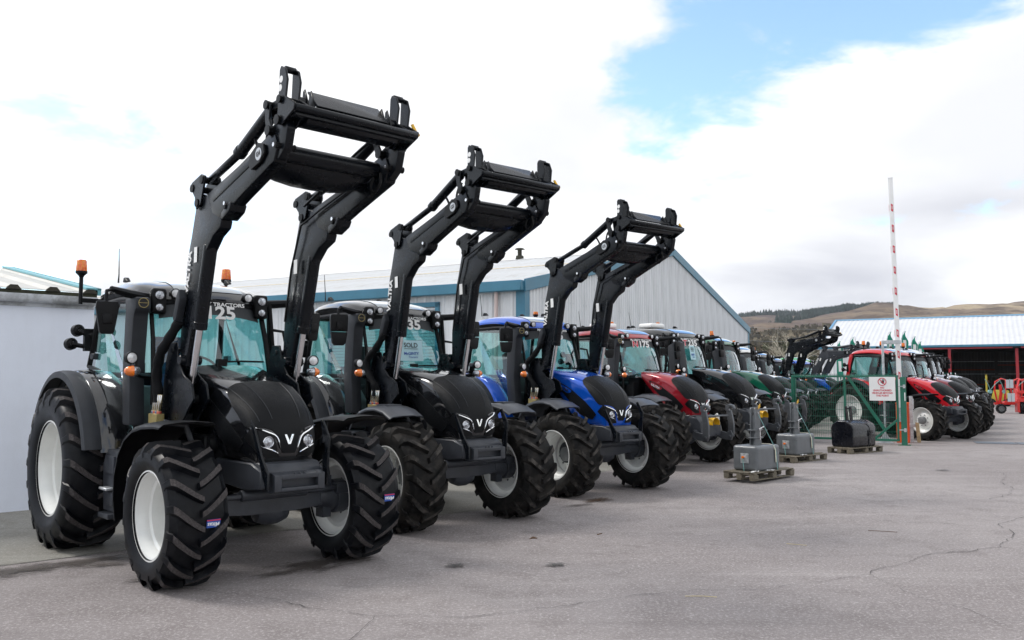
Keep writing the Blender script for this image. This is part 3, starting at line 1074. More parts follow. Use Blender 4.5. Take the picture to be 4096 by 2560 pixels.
    # hoses
    lp('hose_bundle', ('hose', ox), lambda: MB().tube([curve_eval([(-.62 + (ox and -.22), -.66, 2.40 + (.05 if ox else 0)), (-.74 + (ox and -.25), -.70, 2.25), (-.90 + (ox and -.28), -.73, 2.08), (-1.0 + (ox and -.12), -.72, 1.88), (-.99, -.71, 1.72), (-.98, -.71, 1.60)])(t / 18) for t in range(19)], [.048 + .006 * sin(t * 2.1) for t in range(19)], 10).mesh('hose_bundle'), 'cloth_dark', fixed=True)
    lp('hose_cover', 'hosecover', lambda: MB().prism([(-.64, 2.36), (-.70, 2.44), (-.62, 2.66), (-.56, 2.72), (-.53, 2.62)], 'y', -.70, -.62).mesh('hose_cover', bevel=.02, seg=2), 'plastic_grey', rot=False)
    if detail >= 1:
        def coupler():
            m = MB()
            for i in range(4):
                x = -1.06 + .05 * i
                m.cyl((x, -.72, 1.52), (x + .02, -.71, 1.68), .020, 8, 1)
                m.cyl((x - .004, -.72, 1.48), (x, -.72, 1.52), .024, 8, 2 if i % 2 else 3)
                m.cyl((x - .01, -.72, 1.30), (x - .004, -.72, 1.40), .020, 8, 1)
            m.box(-1.09, -.88, -.76, -.68, 1.38, 1.49, 0)
            return m.mesh('hose_coupler', bevel=.003)
        lp('hose_coupler', 'coupler', coupler, ['brass', 'chrome_rod', 'red_print', 'blue_print'], fixed=True)
        def badge_plate():
            return MB().prism([(.80, 3.70), (.84, 3.80), (.98, 3.87), (1.08, 3.84), (1.10, 3.76), (1.02, 3.69), (.86, 3.65)], 'y', -.655, -.625).mesh('badge_plate', bevel=.006)
        lp('badge_plate', 'badge', badge_plate, 'plastic')
        d = MB().cyl((1.0, -.659, 3.765), (1.0, -.655, 3.765), .055, 20)
        lp('badge_disc', 'badged', lambda: d.mesh('badge_disc'), 'shutter_grey')
        if txt:
            o = put('lettering', text_mesh(badge, .060, .001, .0015), 'black_print', L, (1.0, -.661, 3.765), (pi / 2, -.24, 0))
            o.matrix_basis = T @ o.matrix_basis
            o = put('lettering', text_mesh('VALTRA', .115, .001, .004), 'white_print', L, (-.510, -.627, 2.88), (pi / 2, -radians(79), 0))
            o.matrix_basis = T @ o.matrix_basis
        lp('data_plate', 'dplate', lambda: MB().box(-.012, .012, -.0005, .0005, -.075, .075).mesh('data_plate'), 'white_print', loc=(-.36, .4535, 3.02), rot=(0, .2, 0), scale=(2.9, 1, 1))
        lp('data_plate', 'dplate', None, 'white_print', loc=(-.345, -.6265, 3.04), rot=(0, .2, 0), scale=(2.9, 1, 1))
        lp('warning_sticker', 'wst', lambda: MB().cyl((1.335, -.632, 4.34), (1.335, -.6305, 4.34), .030, 14).cyl((1.32, -.632, 4.27), (1.32, -.6305, 4.27), .030, 14).mesh('warning_sticker'), 'white_print')
        lp('safety_lever', 'lever', lambda: MB().tube([(1.46, .63, 4.18), (1.50, .645, 4.10), (1.53, .65, 4.07)], .016, 8).mesh('safety_lever'), 'yellow')
    return L


# ------------------------------------------------------------------ front linkage (lift arms with hooks)


def build_linkage(root):
    K = empty('front_linkage', root)
    def fr():
        m = MB()
        m.prism([(.30, .62), (.30, 1.02), (.52, 1.02), (.62, .90), (.62, .62)], 'y', -.34, .34)
        m.cyl((.50, -.40, .70), (.50, .40, .70), .07, 14)
        m.cyl((.45, -.20, .95), (.62, -.20, .64), .05, 12); m.cyl((.45, .20, .95), (.62, .20, .64), .05, 12)
        return m.mesh('linkage_frame', bevel=.015)
    put('linkage_frame', cached('lk_fr', fr), 'cast_grey', K)
    for sd in (-1, 1):
        def arm():
            m = MB()
            y = sd * .40
            m.prism([(.44, .62), (.50, .74), (.72, .70), (.84, .75), (.89, .66), (.84, .54), (.60, .56)], 'y', y - .028, y + .028)
            m.prism([(.74, .62), (.76, .88), (.71, 1.10), (.72, 1.17), (.83, 1.17), (.86, 1.08), (.90, .88), (.89, .62)], 'y', y - .022 + sd * .02, y + .022 + sd * .02)
            hk = [(.70, 1.15), (.70, 1.26), (.79, 1.30), (.89, 1.28), (.93, 1.21), (.89, 1.17), (.87, 1.23), (.82, 1.25), (.77, 1.20), (.82, 1.15)]
            m.prism(hk, 'y', y - .035 + sd * .02, y + .035 + sd * .02)
            m.cyl((.82, y - .05, .62), (.82, y + .05, .62), .032, 10)
            for zz in (.80, .92): m.cyl((.82, y - .026 + sd * .02, zz), (.82, y + .026 + sd * .02, zz), .018, 8)
            return m.mesh('lift_arm', bevel=.01)
        put('lift_arm', cached(('lk_arm', sd), arm), 'steel_grey', K)
    put('top_link', cached('lk_top', lambda: MB().cyl((.50, -.02, 1.0), (.80, -.26, 1.06), .026, 10).cyl((.80, -.34, 1.06), (.80, .34, 1.06), .020, 10).mesh('top_link')), 'steel_grey', K)
    put('shaft_guard', cached('lk_pto', lambda: MB().lathe([(.11, 0), (.12, .18), (.112, .18), (.10, 0)], (.58, 0, .90), 'x', 20, 0, -.3, pi + .3).mesh('shaft_guard')), 'yellow', K)
    put('trailer_socket', cached('lk_sock', lambda: MB().box(.63, .69, .15, .21, .95, 1.06).cyl((.60, .18, 1.06), (.66, .18, 1.09), .025, 10).mesh('trailer_socket', bevel=.01)), 'white_print', K)
    return K


# ------------------------------------------------------------------ the whole tractor


def build_tractor(name, label, group, pos, yaw, scale=1.0, paint='black', kind='N', loader=None, linkage=False, number=None, detail=2, sold=False,
                  beacons=((-2.7, .75, 3.06, 0),), clean=False, weight=True, dish_out=False, wheel_paint='rim_white', roof_box=False, exhaust='pillar', red_pillar=False, drop=0.0):
    dz = .06 if kind != 'G' else 0.0
    root = empty(name, None, (pos[0], pos[1], 0), yaw, scale)
    tag(root, label, 'tractor', group)
    P = 'paint_' + paint
    wb = 2.58
    # wheels
    tm = ['rubber', 'rubber_lug'] if clean else ['rubber_dusty', 'rubber_dusty_lug']
    for ax, (x, R, w, rr, yc, nl) in (('f' if kind == 'G' else 'F', (0, .655 if kind == 'G' else .69, .50 if kind == 'G' else .53, .385, .905, 16)), ('r', (-wb, .885, .60, .505, 1.0, 19))):
        for sd in (-1, 1):
            wh = empty('wheel', root, (x, sd * yc, R - .022 - drop))
            wh.rotation_euler = (0, random.uniform(0, 6), 0)
            put('tyre', cached(('tyre', ax, clean), lambda: tyre_mesh(R, w, rr, nl, .31 if ax in 'fF' else .27, 1.0 if clean else 1.08)), tm, wh)
            di = (.10 if ax in 'fF' else .03) if dish_out else (-.10 if ax in 'fF' else -.08)
            put('rim', cached(('rim', ax, sd, dish_out), lambda: rim_mesh(rr, w, sd, di)), wheel_paint, wh)
            if clean and ax in 'fF':
                wh.rotation_euler = (0, .10 if sd < 0 else .02, 0)
                tl = put('tyre_label', cached('tlab', lambda: MB().box(.607, .612, .04, .16, .0, .07).mesh('tyre_label', smooth=False)), 'blue_print', wh)
                put('lettering', text_mesh('Mitas', .05, .0006, .001), 'white_print', tl, (.613, .10, .028), (pi / 2, pi, pi / 2))
                put('label_edge', cached('tlabe', lambda: MB().box(.6115, .6135, .04, .16, .058, .068).mesh('label_edge', smooth=False)), 'red_print', tl)
            put('hub', cached(('hub', ax, sd, dish_out), lambda: hub_mesh(rr, sd, di, .10 if dish_out and ax in 'fF' else .05)), 'hub_grey', wh)
    # front axle
    def axle():
        m = MB()
        m.prism([(-.55, .575), (-.55, .725), (-.30, .745), (.30, .745), (.55, .725), (.55, .575), (.25, .55), (-.25, .55)], 'x', -.06, .10)
        m.cyl((.13, -.34, .745), (.13, .34, .745), .055, 12)
        m.cyl((.13, -.82, .735), (.13, .82, .735), .024, 10)
        m.lathe([(.02, -.17), (.10, -.16), (.14, -.05), (.14, .05), (.10, .16), (.02, .17)], (-.04, .05, .56), 'y', 16)
        for sd in (-1, 1):
            m.cyl((0, sd * .52, .65), (0, sd * .74, .64), .11, 16, 0, .15)
            m.cyl((0, sd * .70, .64), (0, sd * .86, .64), .17, 18)
            m.box(-.07, .07, sd * .62 - .05, sd * .62 + .05, .44, .86)
            m.box(.05, .18, sd * .74 - .07, sd * .74 + .07, .68, .78)
            for k in range(4):
                m.cyl((-.06 + .04 * k, sd * .62, .86), (-.06 + .04 * k, sd * .62, .91), .012, 6)
        return m.mesh('front_axle', bevel=.008)
    put('front_axle', cached('axle', axle), 'cast_grey', root)
    def chassis():
        m = MB()
        for sd in (-1, 1):
            m.prism([(-.46, .84), (-.46, 1.06), (.30, 1.06), (.50, 1.00), (.50, .835), (.2, .80)], 'y', sd * .30 - .03, sd * .30 + .03)
        m.box(-.60, .46, -.27, .27, .82, 1.04)
        m.prism([(.30, 1.0), (.28, 1.075), (.46, 1.06), (.52, .99), (.52, .96)], 'y', -.29, .29)
        return m.mesh('front_frame', bevel=.012)
    put('front_frame', cached('fframe', chassis), 'cast_grey', root)
    def drive():
        m = MB()
        m.box(-1.20, -.36, -.30, .30, .72, 1.40)
        m.box(-1.02, -.30, -.24, .24, 1.35, 1.72)
        m.box(-2.90, -1.10, -.28, .28, .62, 1.10)
        m.cyl((-2.58, -.80, .86), (-2.58, .80, .86), .17, 18)
        m.cyl((-.60, -.36, 1.18), (-.60, .36, 1.18), .11, 12)
        m.box(-.95, -.55, -.40, -.28, .88, 1.28); m.box(-.95, -.55, .28, .40, .88, 1.28)
        m.prism([(-.42, .72), (-.42, 1.02), (-1.0, .98), (-1.0, .62)], 'y', -.20, .20)
        m.tube([(-1.2, 0, .62), (-.1, 0, .60)], .045, 8)
        return m.mesh('engine_block', bevel=.02)
    put('engine_block', cached('drive', drive), 'plastic', root)
    if weight and not linkage:
        def wc():
            m = MB()
            m.box(.46, .56, -.255, .255, .80, .985)
            m.prism([(.56, .80), (.56, .985), (.635, .965), (.635, .82)], 'y', -.255, -.185)
            m.prism([(.56, .80), (.56, .985), (.635, .965), (.635, .82)], 'y', .185, .255)
            m.prism([(.56, .925), (.56, .985), (.635, .965), (.635, .925)], 'y', -.185, .185)
            m.prism([(.56, .80), (.56, .85), (.635, .85), (.635, .82)], 'y', -.185, .185)
            for y in (-.05, 0, .05): m.cyl((.62, y, .965), (.62, y, .985), .012, 8)
            return m.mesh('weight_carrier', bevel=.010, seg=2)
        put('weight_carrier', cached('wcar', wc), 'cast_grey', root)
    # bonnet
    hk = 'G' if kind == 'G' else 'N'
    hm = cached(('hood', hk), lambda: hood_meshes(hk))
    hood = put('hood', hm['hood'], P, root)
    put('grille', hm['grille'], 'grille_mesh', hood)
    put('emblem', hm['emblem'], 'chrome', hood)
    for k in range(4): put('grille_crease', hm['crease%d' % k], 'plastic_grey', hood)
    for sd in (-1, 1):
        put('side_panel', hm['side%d' % sd], 'grille_mesh', hood)
        put('headlight_surround', hm['sur%d' % sd], 'plastic', hood)
        put('headlight_trim', hm['trim%d' % sd], 'chrome', hood)
        put('lower_trim', hm['low%d' % sd], 'chrome', hood)
        put('headlight', hm['lamp%d' % sd], ['chrome_rod', 'lens'], hood)
        if sd < 0:
            put('badge_plate', hm['badge%d' % sd], P, hood)
            c0, e1 = hm['badgepos%d' % sd]
            ang = atan2(e1.z, e1.x)
            put('lettering', text_mesh('VALTRA', .062, .002, .0018, 1.15), 'chrome_rod', hood, c0 + Vector((0, -.006, 0)), (pi / 2, -ang, 0))
    # steps / tank on the right, battery box on the left
    for sd in (-1, 1):
        def box():
            m = MB()
            y0, y1 = sorted((sd * .52, sd * 1.0))
            m.prism([(-1.24, .50), (-1.22, 1.10), (-1.56, 1.12), (-1.66, .95), (-1.62, .50)], 'y', y0, y1)
            yo = sd * 1.01
            m.box(-1.54, -1.28, yo - .012, yo + .012, .88, 1.06)
            m.box(-1.56, -1.26, sd * 1.0 - .07, sd * 1.0 + .07, .44, .49)
            m.box(-1.50, -1.30, yo - .010, yo + .012, .56, .70)
            m.box(-1.245, -1.225, yo - .02, yo + .02, .55, .65); m.box(-1.245, -1.225, yo - .02, yo + .02, .85, .95)
            return m.mesh('step_box', bevel=.02, seg=2)
        put('step_box', cached(('stepbox', sd), box), 'cast_grey', root)
        put('step_plate', cached(('stepp', sd), lambda: MB().box(-1.52, -1.30, sd * 1.03 - .05, sd * 1.03 + .05, .72, .745).mesh('step_plate', bevel=.005)), 'galvanised', root)
    # fenders
    for sd in (-1, 1):
        if kind == 'G':
            pr = [(-.80, .50), (-.86, .72), (-.84, .95), (-.74, 1.16), (-.58, 1.31), (-.36, 1.40), (-.1, 1.44), (.18, 1.45), (.32, 1.445)]
            me = cached(('ff', 'G', sd), lambda: fender_strip(pr, sd * .66, sd * 1.17, .035).mesh('front_fender', ang=40))
            put('front_fender', me, 'plastic', root)
        else:
            pr = [(-.84, 1.20), (-.74, 1.33), (-.60, 1.42), (-.40, 1.475), (-.18, 1.485), (.02, 1.45), (.20, 1.37)]
            me = cached(('ff', 'N', sd), lambda: fender_strip(pr, sd * .70, sd * 1.20, .03).box(-.36, -.12, min(sd * .84, sd * 1.06), max(sd * .84, sd * 1.06), 1.49, 1.512).mesh('front_fender', ang=40))
            put('front_fender', me, 'fender_grey', root)
        put('fender_stay', cached(('fst', sd), lambda: MB().tube([(-.05, sd * .70, .80), (-.12, sd * .68, 1.15), (-.18, sd * .74, 1.40), (-.18, sd * .95, 1.44)], .028, 8).mesh('fender_stay')), 'cast_grey', root)
        prr = arc(-wb, .86, 1.072, 12, 150, 24)
        rf = put('rear_fender', cached(('rf', sd), lambda: fender_strip(prr, sd * .70, sd * 1.06, .02, .02, .012).mesh('rear_fender', ang=40)), P, root)
        put('fender_extension', cached(('rfe', sd), lambda: fender_strip(arc(-wb, .86, 1.060, 14, 146, 24), sd * 1.03, sd * 1.225, .05, .02, .012).mesh('fender_extension', ang=40)), 'plastic_grey', rf)
        # inner wing closing the cab side
        put('inner_wing', cached(('iw', sd), lambda: MB().prism([(-1.60, 1.14)] + arc(-wb, .86, 1.05, 28, 150, 12) + [(-3.3, 1.14)], 'y', sd * .70 - .015, sd * .70 + .015).mesh('inner_wing', smooth=False)), 'plastic', rf)
    # cab
    ws, top = cab_curves(dz)
    put('cab_frame', cached(('cabf', dz), lambda: cab_frame_mesh(dz)), 'plastic', root)
    put('windscreen', cached(('wsc', dz), lambda: MB().grid(lambda a, b: ws(2 * a - 1, b), 16, 10).mesh('windscreen', recalc=False)), 'screen_glass', root)
    dp = door_poly(dz)
    for sd in (-1, 1):
        d = put('door', cached(('dfr', dz, sd), lambda: outline_frame(dp, sd).mesh('door')), 'plastic', root)
        put('door_glass', cached(('dgl', dz, sd), lambda: MB().add([(x, sd * (side_y(z) - .005), z) for x, z in dp], [tuple(range(len(dp)))]).mesh('door_glass', smooth=False, recalc=False)), 'glass', d)
        if detail > 1: put('door_handle', cached(('dh', sd), lambda: MB().box(-2.78, -2.66, sd * .80 - .03, sd * .80 + .03, 2.06, 2.13).mesh('door_handle', bevel=.01)), 'plastic_grey', d)
    if clean: put('lettering', text_mesh('McGINTY', .085, .001, .002), 'paper_blue', root, (-1.70, -.735, 1.30), (pi / 2, 0, 0))
    if red_pillar:
        for sd in (-1, 1): put('rear_pillar', cached(('rpil', sd, dz), lambda: MB().tube([(-3.0, sd * .78, 1.75), (-2.90, sd * .79, 2.35), (-2.82, sd * .74, top + .04)], .065, 8).mesh('rear_pillar')), P, root)
    put('rear_window', cached(('rwin', dz), lambda: MB().add([(-2.95, -.72, 1.9), (-2.95, .72, 1.9), (-2.75, .68, top - .02), (-2.75, -.68, top - .02)], [(0, 1, 2, 3)]).mesh('rear_window', smooth=False, recalc=False)), 'glass', root)
    rm, lm, hm2, RF = cached(('roof', dz), lambda: roof_meshes(dz))
    roof = put('roof', rm, P, root)
    put('roof_liner', lm, 'plastic', roof)
    put('roof_hatch', hm2, 'roof_glass', roof)
    if detail > 0:
        for x, y in ((-2.75, -.45), (-2.55, .3), (-2.2, .55)):
            put('roof_fin', cached('rfin', lambda: MB().prism([(-.09, 0), (.07, 0), (.0, .055), (-.06, .06)], 'y', -.025, .025).mesh('roof_fin', bevel=.01)), 'plastic', roof, (x, y, 2.985 + dz))
    if roof_box:
        put('roof_pod', cached('rpod', lambda: MB().box(-.22, .22, -.26, .26, 0, .12).mesh('roof_pod', bevel=.05, seg=3)), 'white_print', roof, (-2.45, -.1, 2.97 + dz))
    # dark strip along the screen top with the dealer's lettering
    sv = put('title_strip', cached(('tstr', dz), lambda: MB().grid(lambda a, b: ws(lerp(-.93, .93, a), lerp(.79, .99, b)) + Vector((.007, 0, 0)), 14, 3).mesh('title_strip', recalc=False)), 'interior_dark', root)
    if number:
        def on(y, z):
            t = (z - 1.99) / (top - .02 - 1.99)
            p = ws(y / .60, t)
            return Vector((p.x, y, z))
        lean = -.16
        nz = 2.555 + dz
        put('lettering', text_mesh('Mc GINTY TRACTORS', .056, .001, .0015, 1.28), 'white_print', sv, on(0, 2.655 + dz) + Vector((.022, 0, 0)), (pi / 2 + lean, 0, pi / 2))
        put('lettering', text_mesh(number[0], .195, .0005, .012, 1.2), 'white_print', sv, on(-.215, nz) + Vector((.020, 0, 0)), (pi / 2 + lean, 0, pi / 2 - .08))
        put('lettering', text_mesh(number[0], .195, .0035, .003, 1.2), 'red_print', sv, on(-.215, nz) + Vector((.022, 0, 0)), (pi / 2 + lean, 0, pi / 2 - .08))
        put('lettering', text_mesh(number[1:], .195, .002, .006, 1.22), 'white_print', sv, on(.055, nz) + Vector((.022, 0, 0)), (pi / 2 + lean, 0, pi / 2))
    # lamps on the roof corners
    lz = 2.723 + dz
    for sd in (-1, 1):
        lc = put('lamp_cluster', cached(('lclu', sd), lambda: MB().box(-.07, .02, -.078, .078, -.20, .075).box(-.16, -.05, -.05 - .06 * sd, .05 - .06 * sd, -.05, .06).mesh('lamp_cluster', bevel=.035, seg=3)), 'plastic', root, (-1.38, sd * .58, lz))
        for k, (zz, r) in enumerate(((0, .056), (-.13, .048))):
            put('lamp', cached(('wl', r), lambda: work_lamp_mesh(r, .05)), ['plastic', 'lens'], lc, (.025, 0, zz), facing((1, -.12, 0)))
        put('work_lamp', cached(('wl', .052), lambda: work_lamp_mesh(.052, .08)), ['plastic', 'lens_white'], root, (-1.36, sd * .413, lz + .03), facing((1, 0, -.05)))
        # indicator and work lamp on a stalk by the bonnet
        st = put('lamp_stalk', cached(('stalk', sd), lambda: MB().tube([(-1.25, sd * .70, 1.86), (-1.08, sd * .86, 1.87), (-.98, sd * .96, 1.90)], .025, 8).prism([(-1.06, 1.86), (-.93, 1.86), (-.93, 2.02), (-1.02, 2.02)], 'y', sd * .95 - .012, sd * .95 + .012).mesh('lamp_stalk')), 'plastic', root)
        put('work_lamp', cached(('wl', .060), lambda: work_lamp_mesh(.060, .07)), ['plastic', 'lens_white'], root, (-.91, sd * 1.00, 2.045), facing((1, -.15 * sd, 0)))
        ind = put('indicator_lamp', cached(('ind', sd), lambda: MB().lathe([(.0, .062), (.035, .05), (.052, .02), (.052, -.03), (.03, -.05)], (0, 0, 0), 'x', 16).xform(Matrix.Diagonal((.8, 1.25, .95, 1))).mesh('indicator')), 'lens', root, (-.90, sd * .985, 1.915))
        put('amber_lens', cached(('inda', sd), lambda: MB().lathe([(.0, .066), (.036, .053), (.054, .021), (.0545, -.03)], (0, 0, 0), 'x', 10, 0, -pi / 2 if sd > 0 else pi / 2, pi / 2 if sd > 0 else 1.5 * pi).xform(Matrix.Diagonal((.8, 1.45, .97, 1))).mesh('amber_lens')), 'amber', ind, (.002, sd * .006, 0))
        # mirror on its arm
        ar = put('mirror_arm', cached(('marm', sd, dz), lambda: MB().tube([(-1.46, sd * .68, 2.70 + dz), (-1.36, sd * .92, 2.72 + dz), (-1.26, sd * 1.10, 2.745 + dz)], [.05, .045, .03], 8).tube([(-1.27, sd * 1.08, 2.74 + dz), (-1.24, sd * 1.15, 2.72 + dz), (-1.22, sd * 1.16, 2.66 + dz), (-1.22, sd * 1.15, 2.52 + dz)], .018, 8).mesh('mirror_arm')), 'plastic', root)
        def mir():
            m = MB()
            if kind == 'G':
                poly = [(-.125, .14), (.125, .14), (.135, .08), (.085, -.155), (.06, -.17), (-.06, -.17), (-.085, -.155), (-.135, .08)]
                m.prism(poly, 'x', -.05, .01)
                m.box(-.005, .035, -.06, .06, -.075, .02)
            else:
                poly = [(-.125, .20), (.125, .20), (.135, .16), (.128, -.02), (-.128, -.02), (-.135, .16)]
                m.prism(poly, 'x', -.05, .01)
                m.prism([(-.128, -.03), (.128, -.03), (.10, -.17), (.07, -.20), (-.07, -.20), (-.10, -.17)], 'x', -.05, .012)
                m.box(-.005, .04, -.05, .05, .0, .10)
            return m.mesh('mirror', bevel=.014, seg=2)
        put('mirror', cached(('mir', kind == 'G'), mir), 'plastic', root, (-1.20, sd * 1.15, 2.465 + dz * .6), (0, 0, sd * .18), (1, .80 if kind == 'G' else .92, 1.06))
    # exhaust / air column on the right front post
    if exhaust == 'pillar':
        ex = put('exhaust_column', cached(('exc', dz), lambda: MB().prism([(-1.53, 1.36), (-1.58, 1.90), (-1.54, 2.54 + dz), (-1.56, 2.68 + dz), (-1.24, 2.68 + dz), (-1.23, 2.56 + dz), (-1.29, 2.50 + dz), (-1.36, 1.90), (-1.32, 1.36)], 'y', -.87, -.71).mesh('exhaust_column', bevel=.03, seg=2)), 'plastic_grey', root)
        put('outlet_ring', cached(('exr', dz), lambda: MB().lathe([(.050, 0), (.053, .012), (.046, .012), (.046, 0)], (-1.237, -.79, 2.62 + dz), 'x', 20).box(-1.236, -1.228, -.835, -.745, 2.617 + dz, 2.623 + dz).mesh('outlet_ring')), 'brass', ex)
        put('outlet', cached(('exo', dz), lambda: MB().lathe([(.047, 0), (0, 0)], (-1.2335, -.79, 2.62 + dz), 'x', 20).mesh('outlet')), 'black_print', ex)
    elif exhaust == 'box':
        put('exhaust_column', cached(('exb', dz), lambda: MB().prism([(-1.18, 1.62), (-1.28, 2.30), (-1.30, 2.52), (-1.06, 2.64), (-.98, 2.60), (-.84, 1.70), (-.86, 1.55)], 'y', -.92, -.66).mesh('exhaust_column', bevel=.035, seg=2)), 'plastic_grey', root)
    if detail > 1:
        # grab rail, wiper, rear work lamps, aerial
        put('grab_rail', cached('grab', lambda: MB().tube([(-1.36, .72, 2.40), (-1.26, .80, 2.38), (-1.22, .82, 2.2), (-1.22, .82, 1.86), (-1.3, .75, 1.80)], .018, 8).mesh('grab_rail')), 'plastic', root)
        put('wiper', cached('wiper', lambda: MB().tube([(-1.11, .02, 2.02), (-1.15, .25, 2.03), (-1.26, .56, 2.03)], .011, 6).box(-1.15, -1.09, -.04, .06, 1.98, 2.05).mesh('wiper')), 'plastic', root)
        for zz, yy in ((2.40, -.91), (2.24, -.98)):
            put('work_lamp', cached(('wl', .072), lambda: work_lamp_mesh(.072, .07)), ['plastic', 'lens_white'], root, (-3.02, yy, zz), facing((-1, -.2, -.1)))
        put('lamp_bracket', cached('lbr', lambda: MB().tube([(-2.86, -.76, 2.34), (-2.93, -.84, 2.36), (-2.97, -.90, 2.40)], .03, 6).tube([(-2.90, -.76, 2.20), (-2.95, -.88, 2.22), (-2.97, -.97, 2.24)], .03, 6).box(-2.95, -2.88, -.86, -.76, 2.16, 2.42).mesh('lamp_bracket')), 'plastic', root)
        put('aerial', cached('aer', lambda: MB().tube([(0, 0, 0), (-.02, .01, .10), (-.10, .03, .42)], [.010, .007, .004], 6).mesh('aerial')), 'plastic', root, (-2.75, -.55, 2.97 + dz))
        # inside the cab
        se = put('seat', cached('seat', lambda: MB().box(-2.45, -1.95, -.25, .25, 1.42, 1.58).prism([(-2.42, 1.50), (-2.54, 2.30), (-2.42, 2.34), (-2.30, 1.56)], 'y', -.24, .24).box(-2.4, -2.0, -.32, -.26, 1.68, 1.76).box(-2.4, -2.0, .26, .32, 1.68, 1.76).mesh('seat', bevel=.05, seg=3)), 'seat_blue' if clean else 'interior_dark', root)
        put('seat_base', cached('seatb', lambda: MB().box(-2.35, -2.05, -.18, .18, 1.12, 1.44).mesh('seat_base', bevel=.03)), 'interior_dark', se)
        sw = put('steering_wheel', cached('stw', lambda: MB().tube([(.19 * cos(2 * pi * k / 24), .19 * sin(2 * pi * k / 24), 0) for k in range(25)], .014, 6, cap=False).tube([(-.19, 0, 0), (0, 0, -.03), (.19, 0, 0)], .014, 6).mesh('steering_wheel')), 'interior_dark', root, (-1.72, 0, 2.0), (0, .55, 0))
        put('steering_column', cached('stc', lambda: MB().prism([(-1.45, 1.12), (-1.72, 1.96), (-1.62, 1.99), (-1.30, 1.12)], 'y', -.09, .09).mesh('steering_column', bevel=.02)), 'interior_dark', root)
        co = put('console', cached('cons', lambda: MB().prism([(-1.75, 1.12), (-1.80, 1.52), (-2.05, 1.75), (-2.55, 1.78), (-2.55, 1.12)], 'y', -.58, -.34).mesh('console', bevel=.04, seg=2)), 'interior', root)
        for k in range(4):
            put('lever', cached('lever', lambda: MB().tube([(0, 0, 0), (-.02, 0, .10), (.01, 0, .17)], [.008, .008, .008], 6, 0).tube([(.01, 0, .16), (-.02, 0, .26)], [.012, .022], 8, 1).mesh('lever')), ['chrome_rod', 'interior_dark'], co, (-2.1 - .09 * k, -.46, 1.75))
    for (bx, by, bz, low) in beacons:
        beacon(root, (bx, by, bz), low=bool(low))
        if abs(by) > .85:
            put('beacon_bracket', cached('bbr', lambda: MB().cyl((0, 0, -.34), (0, 0, -.02), .022, 10).box(-.03, .03, -.01, .22, -.32, -.27).mesh('beacon_bracket')), 'plastic', root, (bx, by, bz))
    if loader:
        build_loader(root, loader[0], loader[1], detail, True, loader[2] if len(loader) > 2 else 'loader_black', 0.0 if kind == 'G' else -.235, 1.0 if kind == 'G' else 1.013)
        for sd in (-1, 1):
            put('lamp_guard', cached(('lgd', sd), lambda: MB().prism([(.62, .83), (.585, .84), (.44, 1.10), (.28, 1.40), (.27, 1.46), (.33, 1.40), (.50, 1.12), (.62, .98)] if sd < 0 else [(.58, .83), (.54, .84), (.50, 1.05), (.56, 1.20), (.46, 1.44), (.50, 1.45), (.62, 1.28), (.60, 1.05)], 'y', sd * .31 - .012, sd * .31 + .012).mesh('lamp_guard', bevel=.004)), 'loader_black', root)
    if linkage: build_linkage(root)
    if sold:
        sn = put('sale_notice', cached('sold', lambda: MB().grid(lambda a, b: Vector((0, (a - .5) * .40, (b - .5) * .30)), 1, 1).mesh('sale_notice', smooth=False)), 'paper_blue', root, (-1.155, -.02 if kind != 'T' else -.12, 2.24 + (.14 if kind == 'T' else 0)), (0, -.17, 0))
        if kind == 'T': sn.scale = (1, .5, 1.15)
        put('lettering', text_mesh('SOLD', .095, .001, .001), 'black_print', sn, (.006, 0, .075), FRONT)
        put('lettering', text_mesh('McGINTY', .060, .001, .001), 'blue_print', sn, (.006, 0, -.045), FRONT)
        put('lettering', text_mesh('Tractors', .045, .001, 0, 1.0, 1.0, .4), 'blue_print', sn, (.006, .02, -.095), FRONT)
        put('underline', cached('sold_ul', lambda: MB().box(.004, .007, -.115, .115, .022, .028).mesh('underline', smooth=False)), 'black_print', sn)
    return root

# ------------------------------------------------------------------ ground


def gz(x, y):
    """the yard sinks a few centimetres under the second and third tractors"""
    def sm(a, b, v):
        t = max(0, min(1, (v - a) / (b - a)))
        return t * t * (3 - 2 * t)
    s = (x + 2.4) * .757 + (y - 8.4) * .653
    t = (x + 2.4) * .653 - (y - 8.4) * .757
    return -.058 * sm(.9, 2.6, s) * (1 - sm(9.0, 12.5, s)) * (1 - sm(.8, 2.6, t)) * (1 - sm(4.0, 6.0, -t))


def sheet(name, pts, z, mat, kind=True):
    me = MB().add([(x, y, z) for x, y in pts], [tuple(range(len(pts)))]).mesh(name, smooth=False, recalc=False)
    o = put(name, me, mat)
    if kind: struct(o)
    return o


sheet('field', [(-3000, -800), (3000, -800), (3000, 4000), (-3000, 4000)], -.25, 'field_grass')
YX = [-60, -30] + [-15 + .5 * i for i in range(71)] + [30, 60, 110]
YY = [-30, -10] + [4 + .5 * i for i in range(61)] + [50, 75, 110]
ym = MB()
ym.add([(x, y, gz(x, y)) for x in YX for y in YY], [(i * len(YY) + j, (i + 1) * len(YY) + j, (i + 1) * len(YY) + j + 1, i * len(YY) + j + 1) for i in range(len(YX) - 1) for j in range(len(YY) - 1)])
yard = struct(put('yard', ym.mesh('yard', recalc=False, ang=180), 'yard_concrete'))
